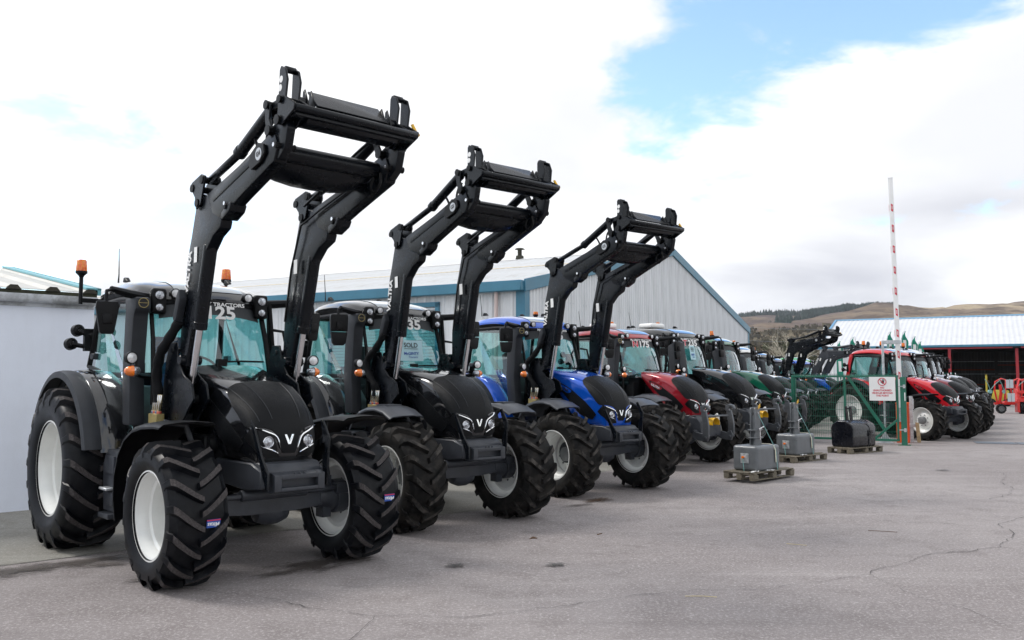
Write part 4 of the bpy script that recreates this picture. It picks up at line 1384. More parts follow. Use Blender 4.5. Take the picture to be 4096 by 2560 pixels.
# older concrete apron under the front row, against the buildings
JA = Vector((-4.95, 8.60)); JD = Vector((.757, .653))
NB_ = Vector((-.653, .757))
ap = [JA - JD * 14, JA - JD * 3, JA, JA + JD * 2.3, JA + JD * 6.5, JA + JD * 7.5 + NB_ * 1.2, JA + JD * 12 + NB_ * 2.6, JA + JD * 40 + NB_ * 8]
apm = MB()
ev_ = [Vector(p) for p in ap]
cum = [0]
for q0, q1 in zip(ev_, ev_[1:]): cum.append(cum[-1] + (q1 - q0).length)
def apt(i, j):
    s = cum[-1] * i
    for k in range(len(ev_) - 1):
        if s <= cum[k + 1] + 1e-9:
            p = ev_[k].lerp(ev_[k + 1], (s - cum[k]) / (cum[k + 1] - cum[k])); break
    p = p + Vector((-.68, .73)) * 14 * j
    return (p.x, p.y, gz(p.x, p.y) + .004)
apm.grid(apt, 140, 40)
struct(put('apron', apm.mesh('apron', recalc=False, ang=180), 'apron_concrete'))


def crack(pts, wd, name='crack'):
    """a thin broken line lying in the concrete"""
    vs, fs = [], []
    dense = []
    for a, b in zip(pts, pts[1:]):
        n = max(2, int((Vector(b) - Vector(a)).length / .05))
        for k in range(n):
            dense.append(Vector(a).lerp(Vector(b), k / n))
    dense.append(Vector(pts[-1]))
    for i, p in enumerate(dense):
        d = (dense[min(i + 1, len(dense) - 1)] - dense[max(i - 1, 0)]).normalized()
        n = Vector((-d.y, d.x))
        j = mnoise.noise(Vector((p.x * 6, p.y * 6, 2.3))) * .045 + mnoise.noise(Vector((p.x * 21, p.y * 21, 5.3))) * .022 + random.uniform(-.006, .006)
        w = wd * .55 * (.30 + .9 * abs(mnoise.noise(Vector((p.x * 3.1, p.y * 3.1, 9.7)))) * 2)
        q = p + n * j
        zz = gz(q.x, q.y) + .0085
        vs += [(q.x - n.x * w, q.y - n.y * w, zz), (q.x + n.x * w, q.y + n.y * w, zz)]
    fs = [(2 * i, 2 * i + 1, 2 * i + 3, 2 * i + 2) for i in range(len(dense) - 1)]
    return put(name, MB().add(vs, fs).mesh(name, smooth=False, recalc=False), 'crack_dark', yard)


CRACKS = [
    ([(-2.85, 7.61), (-2.59, 7.54), (-2.39, 7.43), (-2.18, 7.36), (-1.98, 7.26), (-1.78, 7.12), (-1.67, 6.99), (-1.45, 6.93), (-1.19, 6.81), (-1.05, 6.76), (-.85, 6.76), (-.61, 6.75), (-.36, 6.72), (0, 6.84), (.22, 6.98), (.48, 7.05), (.65, 7.19), (.89, 7.28), (1.12, 7.42), (1.39, 7.49), (1.62, 7.56), (1.84, 7.56), (2.22, 7.6), (2.44, 7.71), (2.75, 7.83), (3.09, 8.04), (3.36, 8.16)], .006),
    ([(3.36, 8.16), (3.52, 8.39), (3.74, 8.53), (4.06, 8.77), (4.3, 9.03), (4.6, 9.19), (4.85, 9.24), (5.17, 9.41), (5.33, 9.45), (5.5, 9.71), (5.98, 10.23), (6.06, 10.58), (6.12, 10.88), (6.47, 11.2), (6.79, 11.46), (7.6, 12.0)], .008),
    ([(-1.05, 6.76), (-1.08, 6.52), (-1.12, 6.34), (-1.16, 6.0)], .005),
    ([(3.36, 8.16), (3.37, 7.91), (3.41, 7.56), (3.45, 7.28), (3.57, 7.05), (3.65, 6.83), (3.7, 6.51)], .005),
    ([(3.44, 13.36), (4.17, 12.7), (4.12, 12.09), (4.28, 11.81), (4.39, 11.49), (4.59, 11.37), (5.0, 11.04), (5.63, 10.96)], .005),
    ([(4.39, 11.49), (4.01, 11.29), (3.71, 10.96)], .004),
    ([(5.38, 16.22), (6.19, 16.57), (7.08, 16.94), (8.05, 17.06), (9.05, 17.13), (9.59, 16.83), (12.5, 17.4)], .007),
    ([(9.59, 16.83), (9.2, 16.05), (8.71, 15.39), (8.5, 14.79), (8.41, 14.46), (7.81, 13.6), (7.24, 13.13)], .007),
    ([(5.2, 15.24), (5.55, 15.09), (5.93, 14.65), (6.35, 14.37)], .005),
    ([(2.9, 14.6), (3.0, 14.1), (3.25, 13.9), (3.3, 13.5)], .006),
    ([(9.2, 21.0), (9.4, 19.7), (10.1, 19.2), (10.4, 18.3)], .006),
]
for p, w in CRACKS: crack(p, w)
jj = [JA + JD * k for k in (-8, -3, 0, 2.3, 6.5)]
crack([tuple(p) for p in jj], .009, 'slab_joint')


def stain(x, y, sx, sy, rz, mat, zo=0):
    n = 24
    me = cached(('stain',), lambda: MB().add([(1.0 * cos(2 * pi * k / n), sin(2 * pi * k / n), 0) for k in range(n)], [tuple(range(n))]).mesh('stain', smooth=False, recalc=False))
    o = put('stain', me, mat, yard, (x, y, gz(x, y) + .0125 + zo), (0, 0, rz), (sx, sy, 1))


for i, s in enumerate([(-4.25, 8.72, .95, .26, .7, 'stain_oil'), (-4.75, 8.28, .55, .32, .6, 'stain_oil'), (-4.0, 8.55, .3, .12, .4, 'stain_oil'), (-.56, 8.59, .15, .13, .2, 'stain_dark'), (.44, 8.68, .15, .13, 0, 'stain_dark'),
          (1.33, 13.43, .42, .22, .7, 'stain_rust'), (1.0, 12.9, .4, .1, .5, 'stain_oil'), (-1.9, 8.6, .9, .35, .8, 'stain_oil'), (-3.2, 8.1, .5, .2, .6, 'stain_oil'), (8.6, 17.2, .22, .14, 0, 'stain_dark')]):
    stain(*s, zo=i * .0006)


def debris(name, pts, r, mat, label, cat):
    o = put(name, MB().tube(pts, r, 5).mesh(name), mat)
    tag(o, label, cat)


debris('leaf', [(.20, 9.90, .012), (.24, 9.94, .02), (.29, 9.93, .012)], [.004, .014, .005], 'litter', 'small dry brown leaf lying on the concrete in front of the second tractor', 'leaf')
debris('twig', [(1.0, 10.15, .016), (1.06, 10.22, .016)], .007, 'litter', 'short brown twig lying on the yard below the blue tractor', 'twig')
debris('straw', [(1.46, 7.33, .012), (1.60, 7.335, .012), (1.72, 7.30, .012)], .0035, 'straw', 'pale straw lying flat on the concrete near the bottom of the photo', 'straw')
debris('twig', [(3.05, 9.62, .012), (3.24, 9.52, .012)], .0035, 'straw', 'thin tan twig lying on the open yard, nearest the forked crack', 'twig')
debris('twig', [(4.3, 10.45, .012), (4.6, 10.33, .012)], .0035, 'litter', 'thin dark twig lying on the open yard towards the right', 'twig')

# steel drain grates in the yard
for i, (x, y) in enumerate(((13.75, 24.45), (14.75, 24.07))):
    def gr():
        m = MB()
        for k in range(24):
            m.box(-.50 + k * .0426, -.475 + k * .0426, -.30, .30, .004, .016)
        m.box(-.52, .52, -.32, -.30, .004, .018); m.box(-.52, .52, .30, .32, .004, .018)
        return m.mesh('drain_grate', smooth=False)
    o = put('drain_grate', cached('grate', gr), 'grate_steel', None, (x, y, .002), (0, 0, -.36))
    tag(o, ('left' if i == 0 else 'right') + ' half of the steel drain grate let into the yard', 'drain grate', 'drain grates')

# ------------------------------------------------------------------ corrugated sheeting


def rib_sheet(w, pitch, depth, z0, ztop, rib=.35, lean=.12):
    """a profiled sheet in the xz plane facing -y; ztop(x) gives the upper edge"""
    xs = []
    x = 0
    while x < w - 1e-6:
        a = x; b = x + pitch * (1 - rib - 2 * lean); c = b + pitch * lean; d = c + pitch * rib; e = x + pitch
        xs += [(a, 0), (b, 0), (c, -depth), (d, -depth)]
        x = e
    xs.append((w, 0))
    mb = MB()
    vs = [(x, y, z0) for x, y in xs] + [(x, y, ztop(x)) for x, y in xs]
    n = len(xs)
    # thickness: a back face 4 mm behind
    vs += [(x, y + .006, z0) for x, y in xs] + [(x, y + .006, ztop(x)) for x, y in xs]
    fs = [(i, i + 1, n + i + 1, n + i) for i in range(n - 1)] + [(n + i, n + i + 1, 3 * n + i + 1, 3 * n + i) for i in range(n - 1)]
    fs += [(2 * n + i + 1, 2 * n + i, 3 * n + i, 3 * n + i + 1) for i in range(n - 1)]
    mb.add(vs, fs)
    return mb


def slope_sheet(w, length, pitch, depth, rib=.18, lean=.10):
    """roof sheet: x across, y up the slope"""
    mb = rib_sheet(w, pitch, depth, 0, lambda x: length, rib, lean)
    mb.v = [(x, z, -y) for x, y, z in mb.v]
    return mb


# ------------------------------------------------------------------ big grey shed with blue trim
SH = empty('steel_shed', None, (.35, 24.0, 0), radians(61))
tag(SH, 'big grey corrugated steel shed with blue flashings, gable end behind the tractors', 'shed')
LG, ZE, ZR, LS = 26.0, 4.58, 7.25, 44.0
zg = lambda x: ZE + (ZR - ZE) * (1 - abs(x - LG / 2) / (LG / 2))
for i in range(26):
    me = rib_sheet(1.0, .20, .035, 0.25, lambda x: min(zg(i + x), zg(i + x)), .34, .12)
    # split at the ridge keeps both slopes straight: sheet edges fall on whole metres
    put('cladding_sheet', me.mesh('cladding_sheet', smooth=False), 'cladding', SH, (i, 0, 0))
sidem = cached('sidesheet', lambda: rib_sheet(1.0, 1 / 3, .035, 0.25, lambda x: ZE - .05, .20, .10).mesh('cladding_sheet', smooth=False))
for k in range(int(LS)):
    if 3 <= k < 7: continue
    # side wall runs along +y of the shed, facing -x
    put('cladding_sheet', sidem, 'cladding', SH, (0, k + 1.0, 0), (0, 0, -pi / 2))
topm = cached('sideheader', lambda: rib_sheet(1.0, 1 / 3, .035, 4.0, lambda x: ZE - .05, .20, .10).mesh('cladding_sheet', smooth=False))
for k in range(3, 7): put('cladding_sheet', topm, 'cladding', SH, (0, k + 1.0, 0), (0, 0, -pi / 2))
# fixings: rows of bolt heads on the gable
bm_ = MB()
for z in (1.6, 2.9, 4.2, 5.5, 6.6):
    for i in range(26):
        for q in (.07, .27):
            if z < zg(i + q) - .3: bm_.cyl((i + q, -.012, z), (i + q, .002, z), .014, 6)
o = put('fixing_bolts', bm_.mesh('fixing_bolts', smooth=False), 'shutter_grey', SH)
o['kind'] = 'stuff'
put('plinth', MB().box(-.02, LG, .02, .10, 0, .30).box(.02, .10, 0, LS, 0, .30).mesh('plinth', smooth=False), 'cladding', SH)
put('back_wall', MB().box(LG - .1, LG, .1, LS, 0, ZE - .1).box(0, LG, LS - .1, LS, 0, ZE - .1).mesh('back_wall', smooth=False), 'cladding', SH)
sl = sqrt((LG / 2) ** 2 + (ZR - ZE) ** 2)
an = atan2(ZR - ZE, LG / 2)
rsm = cached('roofsheet', lambda: slope_sheet(1.0, sl + .05, .25, .030).mesh('roof_sheet', smooth=False))
for k in range(int(LS)):
    for side in (0, 1):
        o = put('roof_sheet', rsm, 'roof_sheet', SH)
        if side == 0:
            o.matrix_basis = Matrix.Translation((-.12, k + 1.0, ZE - .02)) @ Matrix.Rotation(-pi / 2, 4, 'Z') @ Matrix.Rotation(an, 4, 'X')
        else:
            o.matrix_basis = Matrix.Translation((LG + .12, k, ZE - .02)) @ Matrix.Rotation(pi / 2, 4, 'Z') @ Matrix.Rotation(an, 4, 'X')
put('ridge_cap', MB().prism([(LG / 2 - .3, ZR - .02), (LG / 2, ZR + .07), (LG / 2 + .3, ZR - .02), (LG / 2, ZR + .03)], 'y', .0, LS).mesh('ridge_cap', smooth=False), 'roof_sheet', SH)
# buff sealing strip half way up the slope
a = .52
put('lap_strip', MB().box(-.16, .16, .1, LS, .032, .045).xform(Matrix.Translation((LG / 2 * a, 0, ZE + (ZR - ZE) * a)) @ Matrix.Rotation(-an, 4, 'Y')).mesh('lap_strip', smooth=False), 'ridge_buff', SH)
put('eave_flashing', MB().box(-.30, -.02, -.05, LS, ZE - .28, ZE + .02).mesh('eave_flashing', bevel=.02), 'flash_blue', SH)
for sx in (0, 1):
    x0, x1 = (-.12, LG / 2) if sx == 0 else (LG / 2, LG + .12)
    z0, z1 = (ZE, ZR) if sx == 0 else (ZR, ZE)
    put('barge_board', MB().prism([(x0, z0 - .30), (x1, z1 - .30), (x1, z1 + .06), (x0, z0 + .06)], 'y', -.10, -.045).mesh('barge_board', bevel=.012), 'flash_blue', SH)
put('corner_flashing', MB().box(-.07, .22, -.055, -.040, .25, ZE - .2).box(-.062, -.045, -.04, .24, .25, ZE - .28).mesh('corner_flashing', smooth=False), 'flash_blue', SH)
put('corner_flashing', MB().box(LG - .24, LG + .05, -.055, -.040, .25, ZE - .25).mesh('corner_flashing', smooth=False), 'flash_blue', SH)
# roller shutter in the side wall
sd_ = put('roller_door', MB().box(.02, .05, 3.0, 7.0, .02, 3.98).mesh('roller_door', smooth=False), 'shutter_grey', SH)
slm = cached('slat', lambda: MB().box(-.03, .0, .0, 4.0, .0, .085).mesh('slat', bevel=.012))
for k in range(40): put('slat', slm, 'shutter_grey', sd_, (.0, 3.0, .05 + k * .098))
put('door_frame', MB().box(-.06, .06, 2.86, 3.0, 0, 4.10).box(-.06, .06, 7.0, 7.14, 0, 4.10).box(-.06, .06, 2.86, 7.14, 3.98, 4.12).mesh('door_frame', smooth=False), 'flash_blue', SH)
put('downpipe', MB().cyl((-.12, .85, .2), (-.12, .85, ZE - .25), .055, 14).mesh('downpipe'), 'pipe_pink', SH)
put('roof_flue', MB().cyl((LG / 2, 7.2, ZR - .1), (LG / 2, 7.2, ZR + .20), .22, 16, 0, .17).cyl((LG / 2, 7.2, ZR + .2), (LG / 2, 7.2, ZR + .46), .10, 14).cyl((LG / 2, 7.2, ZR + .50), (LG / 2, 7.2, ZR + .55), .24, 16, 0, .16).mesh('roof_flue'), 'mossy', SH)

# ------------------------------------------------------------------ white rendered building on the left
WB = empty('white_building', None, (-6.20, 12.62, 0), radians(43))
tag(WB, 'low white rendered building with gutter and sheet roof beyond the nearest tractor', 'building')
wl = MB().box(-24, 0, 0, .25, 0, 2.90)
wl.box(-.25, 0, .25, 9.5, 0, 2.9).box(-24, 0, 9.5, 9.75, 0, 2.9)
put('wall', wl.mesh('wall', smooth=False), 'white_wall', WB)
gp = [(.0, .0), (-.015, -.03), (-.05, -.055), (-.10, -.05), (-.13, -.01), (-.13, .06), (-.11, .065), (-.105, .0), (-.085, -.035), (-.045, -.035), (-.02, -.01), (-.015, .06), (0, .06)]
put('gutter', MB().prism([(y - .02, z + 2.965) for y, z in gp], 'x', -24, 0).mesh('gutter', ang=60), 'gutter', WB)
put('fascia', MB().box(-24, .0, -.022, -.002, 2.86, 3.03).mesh('fascia', smooth=False), 'gutter', WB)
put('eave_filler', MB().box(-24, .0, -.10, .10, 3.03, 3.085).mesh('eave_filler', smooth=False), 'mossy', WB)
an2 = radians(9.0)
wsm = cached('wroof', lambda: slope_sheet(1.0, 5.2, .5, .045).mesh('roof_sheet', smooth=False))
em = cached('wplug', lambda: MB().prism([(.0, .0), (.19, .0), (.14, .062), (.05, .062)], 'y', -.02, .05).mesh('rib_end', smooth=False))
for k in range(24):
    o = put('roof_sheet', wsm, 'roof_cream', WB)
    o.matrix_basis = Matrix.Translation((-24 + k, -.10, 3.10)) @ Matrix.Rotation(an2, 4, 'X')
for k in range(48):
    put('rib_end', em, 'mossy', WB, (-24 + k * .5 + .31, -.115, 3.083))
put('verge_flashing', MB().box(.0, .05, -.12, 5.1, -.02, .085).box(-.16, .05, -.12, 5.1, .058, .085).xform(Matrix.Translation((0, 0, 3.10)) @ Matrix.Rotation(an2, 4, 'X')).mesh('verge_flashing', smooth=False), 'flash_teal', WB)
put('back_roof', MB().add([(-24, 5.0, 3.9), (.1, 5.0, 3.9), (.1, 9.9, 3.1), (-24, 9.9, 3.1)], [(0, 1, 2, 3)]).mesh('back_roof', smooth=False, recalc=False), 'roof_cream', WB)

# ------------------------------------------------------------------ open machinery shed on the right
OS = empty('machinery_shed', None, (23.6, 65.4, 0), radians(-29))
tag(OS, 'open fronted machinery shed with white ribbed roof and red steel posts', 'shed')
OL, OD, OE, OR = 44, 18, 4.25, 6.75
os_ = sqrt(81 + (OR - OE) ** 2); oa = atan2(OR - OE, 9)
osm = cached('oroof', lambda: slope_sheet(1.0, os_ + .3, 1 / 3, .028, .22, .24).mesh('roof_sheet', smooth=False))
for k in range(OL):
    for side in (0, 1):
        o = put('roof_sheet', osm, 'roof_lavender', OS)
        if side == 0: o.matrix_basis = Matrix.Translation((k, -.25, OE - .05)) @ Matrix.Rotation(oa, 4, 'X')
        else: o.matrix_basis = Matrix.Translation((k + 1, OD + .25, OE - .05)) @ Matrix.Rotation(pi, 4, 'Z') @ Matrix.Rotation(oa, 4, 'X')
put('verge_flashing', MB().prism([(-.3, OE - .22), (9, OR - .14), (OD + .3, OE - .22), (OD + .3, OE + .04), (9, OR + .12), (-.3, OE + .04)], 'x', -.14, .02).mesh('verge_flashing', smooth=False), 'flash_sky', OS)
put('ridge_cap', MB().prism([(8.8, OR - .0), (9, OR + .12), (9.2, OR + .0)], 'x', 0, OL).mesh('ridge_cap', smooth=False), 'flash_sky', OS)
put('eave_gutter', MB().box(0, OL, -.42, -.22, OE - .20, OE - .03).mesh('eave_gutter', bevel=.02), 'flash_blue', OS)
cw = cached('ocl', lambda: rib_sheet(1.0, 1 / 3, .04, .2, lambda x: OE - .15, .2, .1).mesh('cladding_sheet', smooth=False))
for k in range(6): put('cladding_sheet', cw, 'cladding', OS, (k, 0, 0))
put('gable_wall', MB().box(.0, .08, .1, OD, 0, OE - .1).prism([(.1, OE - .1), (9, OR - .2), (OD, OE - .1)], 'x', .0, .08).mesh('gable_wall', smooth=False), 'cladding', OS)
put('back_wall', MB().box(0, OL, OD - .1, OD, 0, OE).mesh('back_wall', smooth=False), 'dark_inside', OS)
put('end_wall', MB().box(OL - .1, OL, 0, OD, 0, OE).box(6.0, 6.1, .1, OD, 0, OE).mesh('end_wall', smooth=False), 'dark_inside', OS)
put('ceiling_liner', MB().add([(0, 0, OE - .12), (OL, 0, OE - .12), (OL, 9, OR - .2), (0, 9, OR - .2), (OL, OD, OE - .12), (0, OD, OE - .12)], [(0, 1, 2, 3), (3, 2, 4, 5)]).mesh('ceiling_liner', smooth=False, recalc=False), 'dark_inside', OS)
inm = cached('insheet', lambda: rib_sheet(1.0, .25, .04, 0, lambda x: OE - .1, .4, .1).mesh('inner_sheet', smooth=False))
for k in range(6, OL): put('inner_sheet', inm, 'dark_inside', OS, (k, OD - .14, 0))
colm = cached('ocol', lambda: MB().box(-.08, .08, -.010, .010, 0, OE - .2).box(-.09, -.075, -.08, .08, 0, OE - .2).box(.075, .09, -.08, .08, 0, OE - .2).mesh('post', smooth=False))
for x in (4.6, 8.85, 13.0, 17.2, 21.4, 25.6): put('post', colm, 'shed_red', OS, (x, -.12, 0))
put('eave_beam', MB().box(6, OL, -.2, .1, OE - .32, OE - .22).mesh('eave_beam', smooth=False), 'shed_red', OS)
for z in (2.2, 3.3): put('rail', MB().box(6.1, OL, OD - .26, OD - .2, z, z + .04).mesh('rail', smooth=False), 'galvanised', OS)
for (x0, x1, z) in ((7, 11.8, 2.55), (12.0, 20, 2.95), (9, 20, 1.25)): put('tie_beam', MB().box(x0, x1, OD - .36, OD - .28, z, z + .09).mesh('tie_beam', smooth=False), 'shed_rust', OS)
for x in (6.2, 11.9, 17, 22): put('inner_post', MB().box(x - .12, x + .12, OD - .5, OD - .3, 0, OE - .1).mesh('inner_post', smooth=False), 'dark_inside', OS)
put('flood_lamp', MB().box(12.75, 13.25, -.50, -.43, OE - .34, OE - .20).mesh('flood_lamp', bevel=.02), 'plastic', OS)

# ------------------------------------------------------------------ gate, fence, sign, barrier
GA, GB = Vector((8.16, 25.0)), Vector((10.72, 23.72))
gd = (GB - GA); glen = gd.length; gang = atan2(gd.y, gd.x)


def wires(m, x0, x1, z0, z1, px=.05, pz=.2):
    n = int((x1 - x0) / px)
    for k in range(n + 1):
        x = x0 + (x1 - x0) * k / n
        m.cyl((x, 0, z0), (x, 0, z1), .0038, 4)
    zs = []
    z = z0 + .04
    while z < z1:
        zs.append(z); z += pz
    for z in zs: m.cyl((x0, -.006, z), (x1, -.006, z), .0045, 4)
    return m


gate = empty('yard_gate', None, (GA.x, GA.y, 0), gang)
tag(gate, 'green steel mesh gate across the far yard, white notice hung on it', 'gate')
h0, h1 = .10, 1.93
t_ = .045
put('frame_rail', MB().box(0, glen, -t_ / 2, t_ / 2, h1 - .06, h1).mesh('frame_rail', bevel=.004), 'gate_green', gate)
put('frame_rail', MB().box(0, glen, -t_ / 2, t_ / 2, h0, h0 + .06).mesh('frame_rail', bevel=.004), 'gate_green', gate)
for x in (0, glen * .50, glen - .07):
    put('stile', MB().box(x, x + .06, -t_ / 2, t_ / 2, h0 + .06, h1 - .06).mesh('stile', bevel=.004), 'gate_green', gate)
put('brace', MB().prism([(glen * .53, h1 - .06), (glen * .53 + .09, h1 - .06), (glen * .86 + .05, h0 + .35), (glen * .86 - .03, h0 + .31)], 'y', -.02, .02).mesh('brace', bevel=.003), 'gate_green', gate)
put('brace', MB().prism([(glen - .07, h0 + .62), (glen - .07, h0 + .53), (glen * .80 - .02, h0 + .06), (glen * .80 - .11, h0 + .06)], 'y', -.02, .02).mesh('brace', bevel=.003), 'gate_green', gate)
o = put('wire_mesh', wires(MB(), .05, glen - .05, h0 + .02, h1 + .04).mesh('wire_mesh', smooth=False, recalc=False), 'gate_green', gate)
o['kind'] = 'stuff'
put('latch', MB().box(-.05, .02, -.04, .04, 1.2, 1.42).mesh('latch', bevel=.006), 'gate_green', gate)
gp_ = empty('gate_post', None, (GB.x + .10, GB.y - .05, 0), gang)
tag(gp_, 'thick green gate post with hinge bolts beside the white notice', 'gate post')
put('post', MB().box(-.075, .075, -.075, .075, .02, 1.88).box(-.16, .16, -.13, .13, 0, .022).mesh('post', bevel=.006), 'gate_green', gp_)
for z in (.42, 1.62): put('hinge_bolt', MB().cyl((-.12, -.085, z), (.07, -.085, z), .014, 8).box(.0, .06, -.12, -.07, z - .05, z + .05).mesh('hinge_bolt'), 'galvanised', gp_)
put('reflector', MB().box(.03, .055, -.082, -.075, 1.22, 1.45).mesh('reflector', bevel=.003), 'white_print', gp_)
fp = empty('gate_post', None, (GA.x + .12, GA.y + .12, 0), gang)
tag(fp, 'slim green gate post at the latch end of the mesh gate', 'gate post')
put('post', MB().box(-.05, .05, -.05, .05, 0, 1.85).mesh('post', bevel=.006), 'gate_green', fp)
fn = empty('mesh_fence', None, (GA.x + .10, GA.y + .14, 0), radians(158))
tag(fn, 'short run of green weldmesh fence between the green tractor and the gate', 'fence')
o = put('wire_mesh', wires(MB(), .05, 2.4, .05, 1.88).mesh('wire_mesh', smooth=False, recalc=False), 'gate_green', fn)
o['kind'] = 'stuff'
put('post', MB().box(2.38, 2.44, -.03, .03, 0, 1.9).mesh('post', bevel=.004), 'gate_green', fn)

# notice board
sg = empty('notice_sign', None, (GA.x + gd.x * .855 + .0, GA.y + gd.y * .855, 1.55), gang)
sg.location += Vector((-gd.y, gd.x, 0)).normalized() * -.045
tag(sg, 'square white notice with red prohibition ring hung on the green gate', 'sign')
put('board', MB().box(-.335, .335, -.004, .004, -.33, .33).mesh('board', bevel=.002), 'white_print', sg)
ring = MB().lathe([(.112, -.006), (.112, -.009), (.092, -.009), (.092, -.006)], (0, 0, .195), 'y', 32)
ring.prism([(-.075, .26), (-.06, .275), (.075, .13), (.06, .115)], 'y', -.0085, -.006)
put('prohibition_ring', ring.mesh('prohibition_ring'), 'red_print', sg)
hand = MB().prism([(-.005, .15), (-.015, .185), (-.005, .215), (.045, .215), (.052, .18), (.035, .14), (.01, .135)], 'y', -.0065, -.0045)
for k, (a, b) in enumerate(((.0, .262), (.016, .272), (.032, .268), (.047, .25))):
    hand.prism([(a - .006, .21), (a + .006, .21), (a + .010 + k * .003, b), (a - .001 + k * .003, b)], 'y', -.0065, -.0045)
hand.prism([(-.012, .18), (-.045, .205), (-.05, .196), (-.015, .16)], 'y', -.0065, -.0045)
put('hand_symbol', hand.mesh('hand_symbol', smooth=False), 'black_print', sg)
for k, (tx, w) in enumerate((('NO', 1), ('UNAUTHORISED', 1), ('VEHICLES BEYOND', 1), ('THIS POINT', 1))):
    put('lettering', text_mesh(tx, .068, .0008, .0022, .92), 'red_print', sg, (0, -.0055, .028 - k * .074), RIGHT)

# barrier
bar = empty('barrier', None, (11.26, 24.70, 0), gang)
tag(bar, 'vehicle barrier, orange cabinet and raised white arm with red marks', 'barrier')
put('cabinet', MB().box(-.17, .17, -.15, .15, 0, 1.14).box(-.18, .18, -.16, .16, 1.10, 1.15).mesh('cabinet', bevel=.01), 'orange_board', bar)
put('cabinet_rail', MB().box(.155, .165, -.165, -.15, .02, 1.1).mesh('cabinet_rail', smooth=False), 'red_print', bar)
arm = put('barrier_arm', MB().box(-.065, .065, -.025, .025, 1.0, 7.68).box(-.03, .065, -.032, -.02, 1.0, 7.68).box(-.067, .067, -.034, .027, 7.67, 7.69).mesh('barrier_arm', bevel=.004), 'barrier_white', bar, (-.03, -.21, 0), (0, radians(-.75), 0))
for k in range(9):
    z = 6.80 - k * .61
    put('red_mark', cached('rmk', lambda: MB().prism([(-.028, .12), (.028, .08), (.028, -.13), (-.028, -.09)], 'y', -.036, -.0325).mesh('red_mark', smooth=False)), 'red_print', arm, (.012, 0, z))
    put('mark_bar', cached('rmb', lambda: MB().box(-.008, .008, -.0375, -.0365, -.055, .055).mesh('mark_bar', smooth=False)), 'white_print', arm, (.014, 0, z))
    if k % 2 == 0: put('side_mark', cached('rms', lambda: MB().box(-.072, -.064, -.02, .02, -.09, .09).mesh('side_mark', smooth=False)), 'red_print', arm, (0, 0, z))
put('counterweight', MB().box(-.10, .10, .02, .16, .60, 1.10).mesh('counterweight', bevel=.01), 'galvanised', arm)
gf = empty('height_frame', None, (10.66, 24.52, 0), gang)
tag(gf, 'galvanised steel post with a short top arm beside the white barrier arm', 'post')
put('post', MB().box(-.032, .032, -.032, .032, .02, 2.93).mesh('post', bevel=.005), 'galvanised', gf)
put('top_arm', MB().box(.032, .48, -.032, .032, 2.82, 2.93).mesh('top_arm', bevel=.005), 'galvanised', gf)
put('base_plate', MB().box(-.22, .22, -.12, .12, 0, .02).prism([(-.17, .02), (.17, .02), (.05, .26), (-.05, .26)], 'y', -.012, .012).mesh('base_plate', bevel=.003), 'galvanised', gf)
gs = empty('catch_post', None, (11.60, 24.90, 0), gang)
tag(gs, 'short galvanised catch post with a clamp by the red tractor wheel', 'post')
put('post', MB().box(-.045, .045, -.03, .03, 0, 1.32).box(.03, .07, -.03, .03, .95, 1.25).mesh('post', bevel=.005), 'galvanised', gs)
put('clamp', MB().box(-.16, .16, -.06, -.03, .43, .53).mesh('clamp', bevel=.008), 'galvanised', gs)
ws_ = put('wooden_stake', MB().prism([(-.05, 0), (.05, 0), (.01, .56), (-.09, .58)], 'y', -.03, .03).mesh('wooden_stake', bevel=.004), 'wood_pale', None, (11.72, 24.72, 0), (0, 0, gang))
tag(ws_, 'pale wooden stake leaning beside the galvanised catch post', 'stake')

# ------------------------------------------------------------------ ballast weights on pallets


def pallet(x, y, ang, label, L=1.30, B=.70):
    p = empty('pallet', None, (x, y, 0), ang)
    tag(p, label, 'pallet', 'wooden pallets under the weights')
    pm = cached('plank', lambda: MB().box(0, 1.0, -.045, .045, 0, .02).mesh('plank', bevel=.004))
    pr = random.Random(int(x * 100))
    for k in range(6):
        o = put('plank', pm, 'pallet_wood', p, (pr.uniform(-.012, .012), .05 + (B - .10) * k / 5, .124 + pr.uniform(0, .003)), (0, pr.uniform(-.008, .008), pr.uniform(-.012, .012)), (L, pr.uniform(.9, 1.15), 1))
    for k in range(3):
        o = put('plank', pm, 'pallet_wood', p, (.05 + (L - .10) * k / 2, 0, .103), (0, 0, pi / 2), (B, 1, 1))
        o = put('plank', pm, 'pallet_wood', p, (0, .06 + (B - .12) * k / 2, .002), (0, 0, 0), (L, 1, 1))
    bmh = cached('blockm', lambda: MB().box(-.07, .07, -.05, .05, 0, .08).mesh('block', bevel=.006))
    for i in range(3):
        for j in range(3):
            put('block', bmh, 'pallet_wood', p, (.075 + (L - .15) * i / 2, .06 + (B - .12) * j / 2, .023), (0, 0, pr.uniform(-.04, .04)), (1, 1.1, 1))
    return p


def rbox(x0, x1, y0, y1, z0, z1, bev, seg=4):
    return MB().box(x0, x1, y0, y1, z0, z1).mesh('body', bevel=bev, seg=seg)


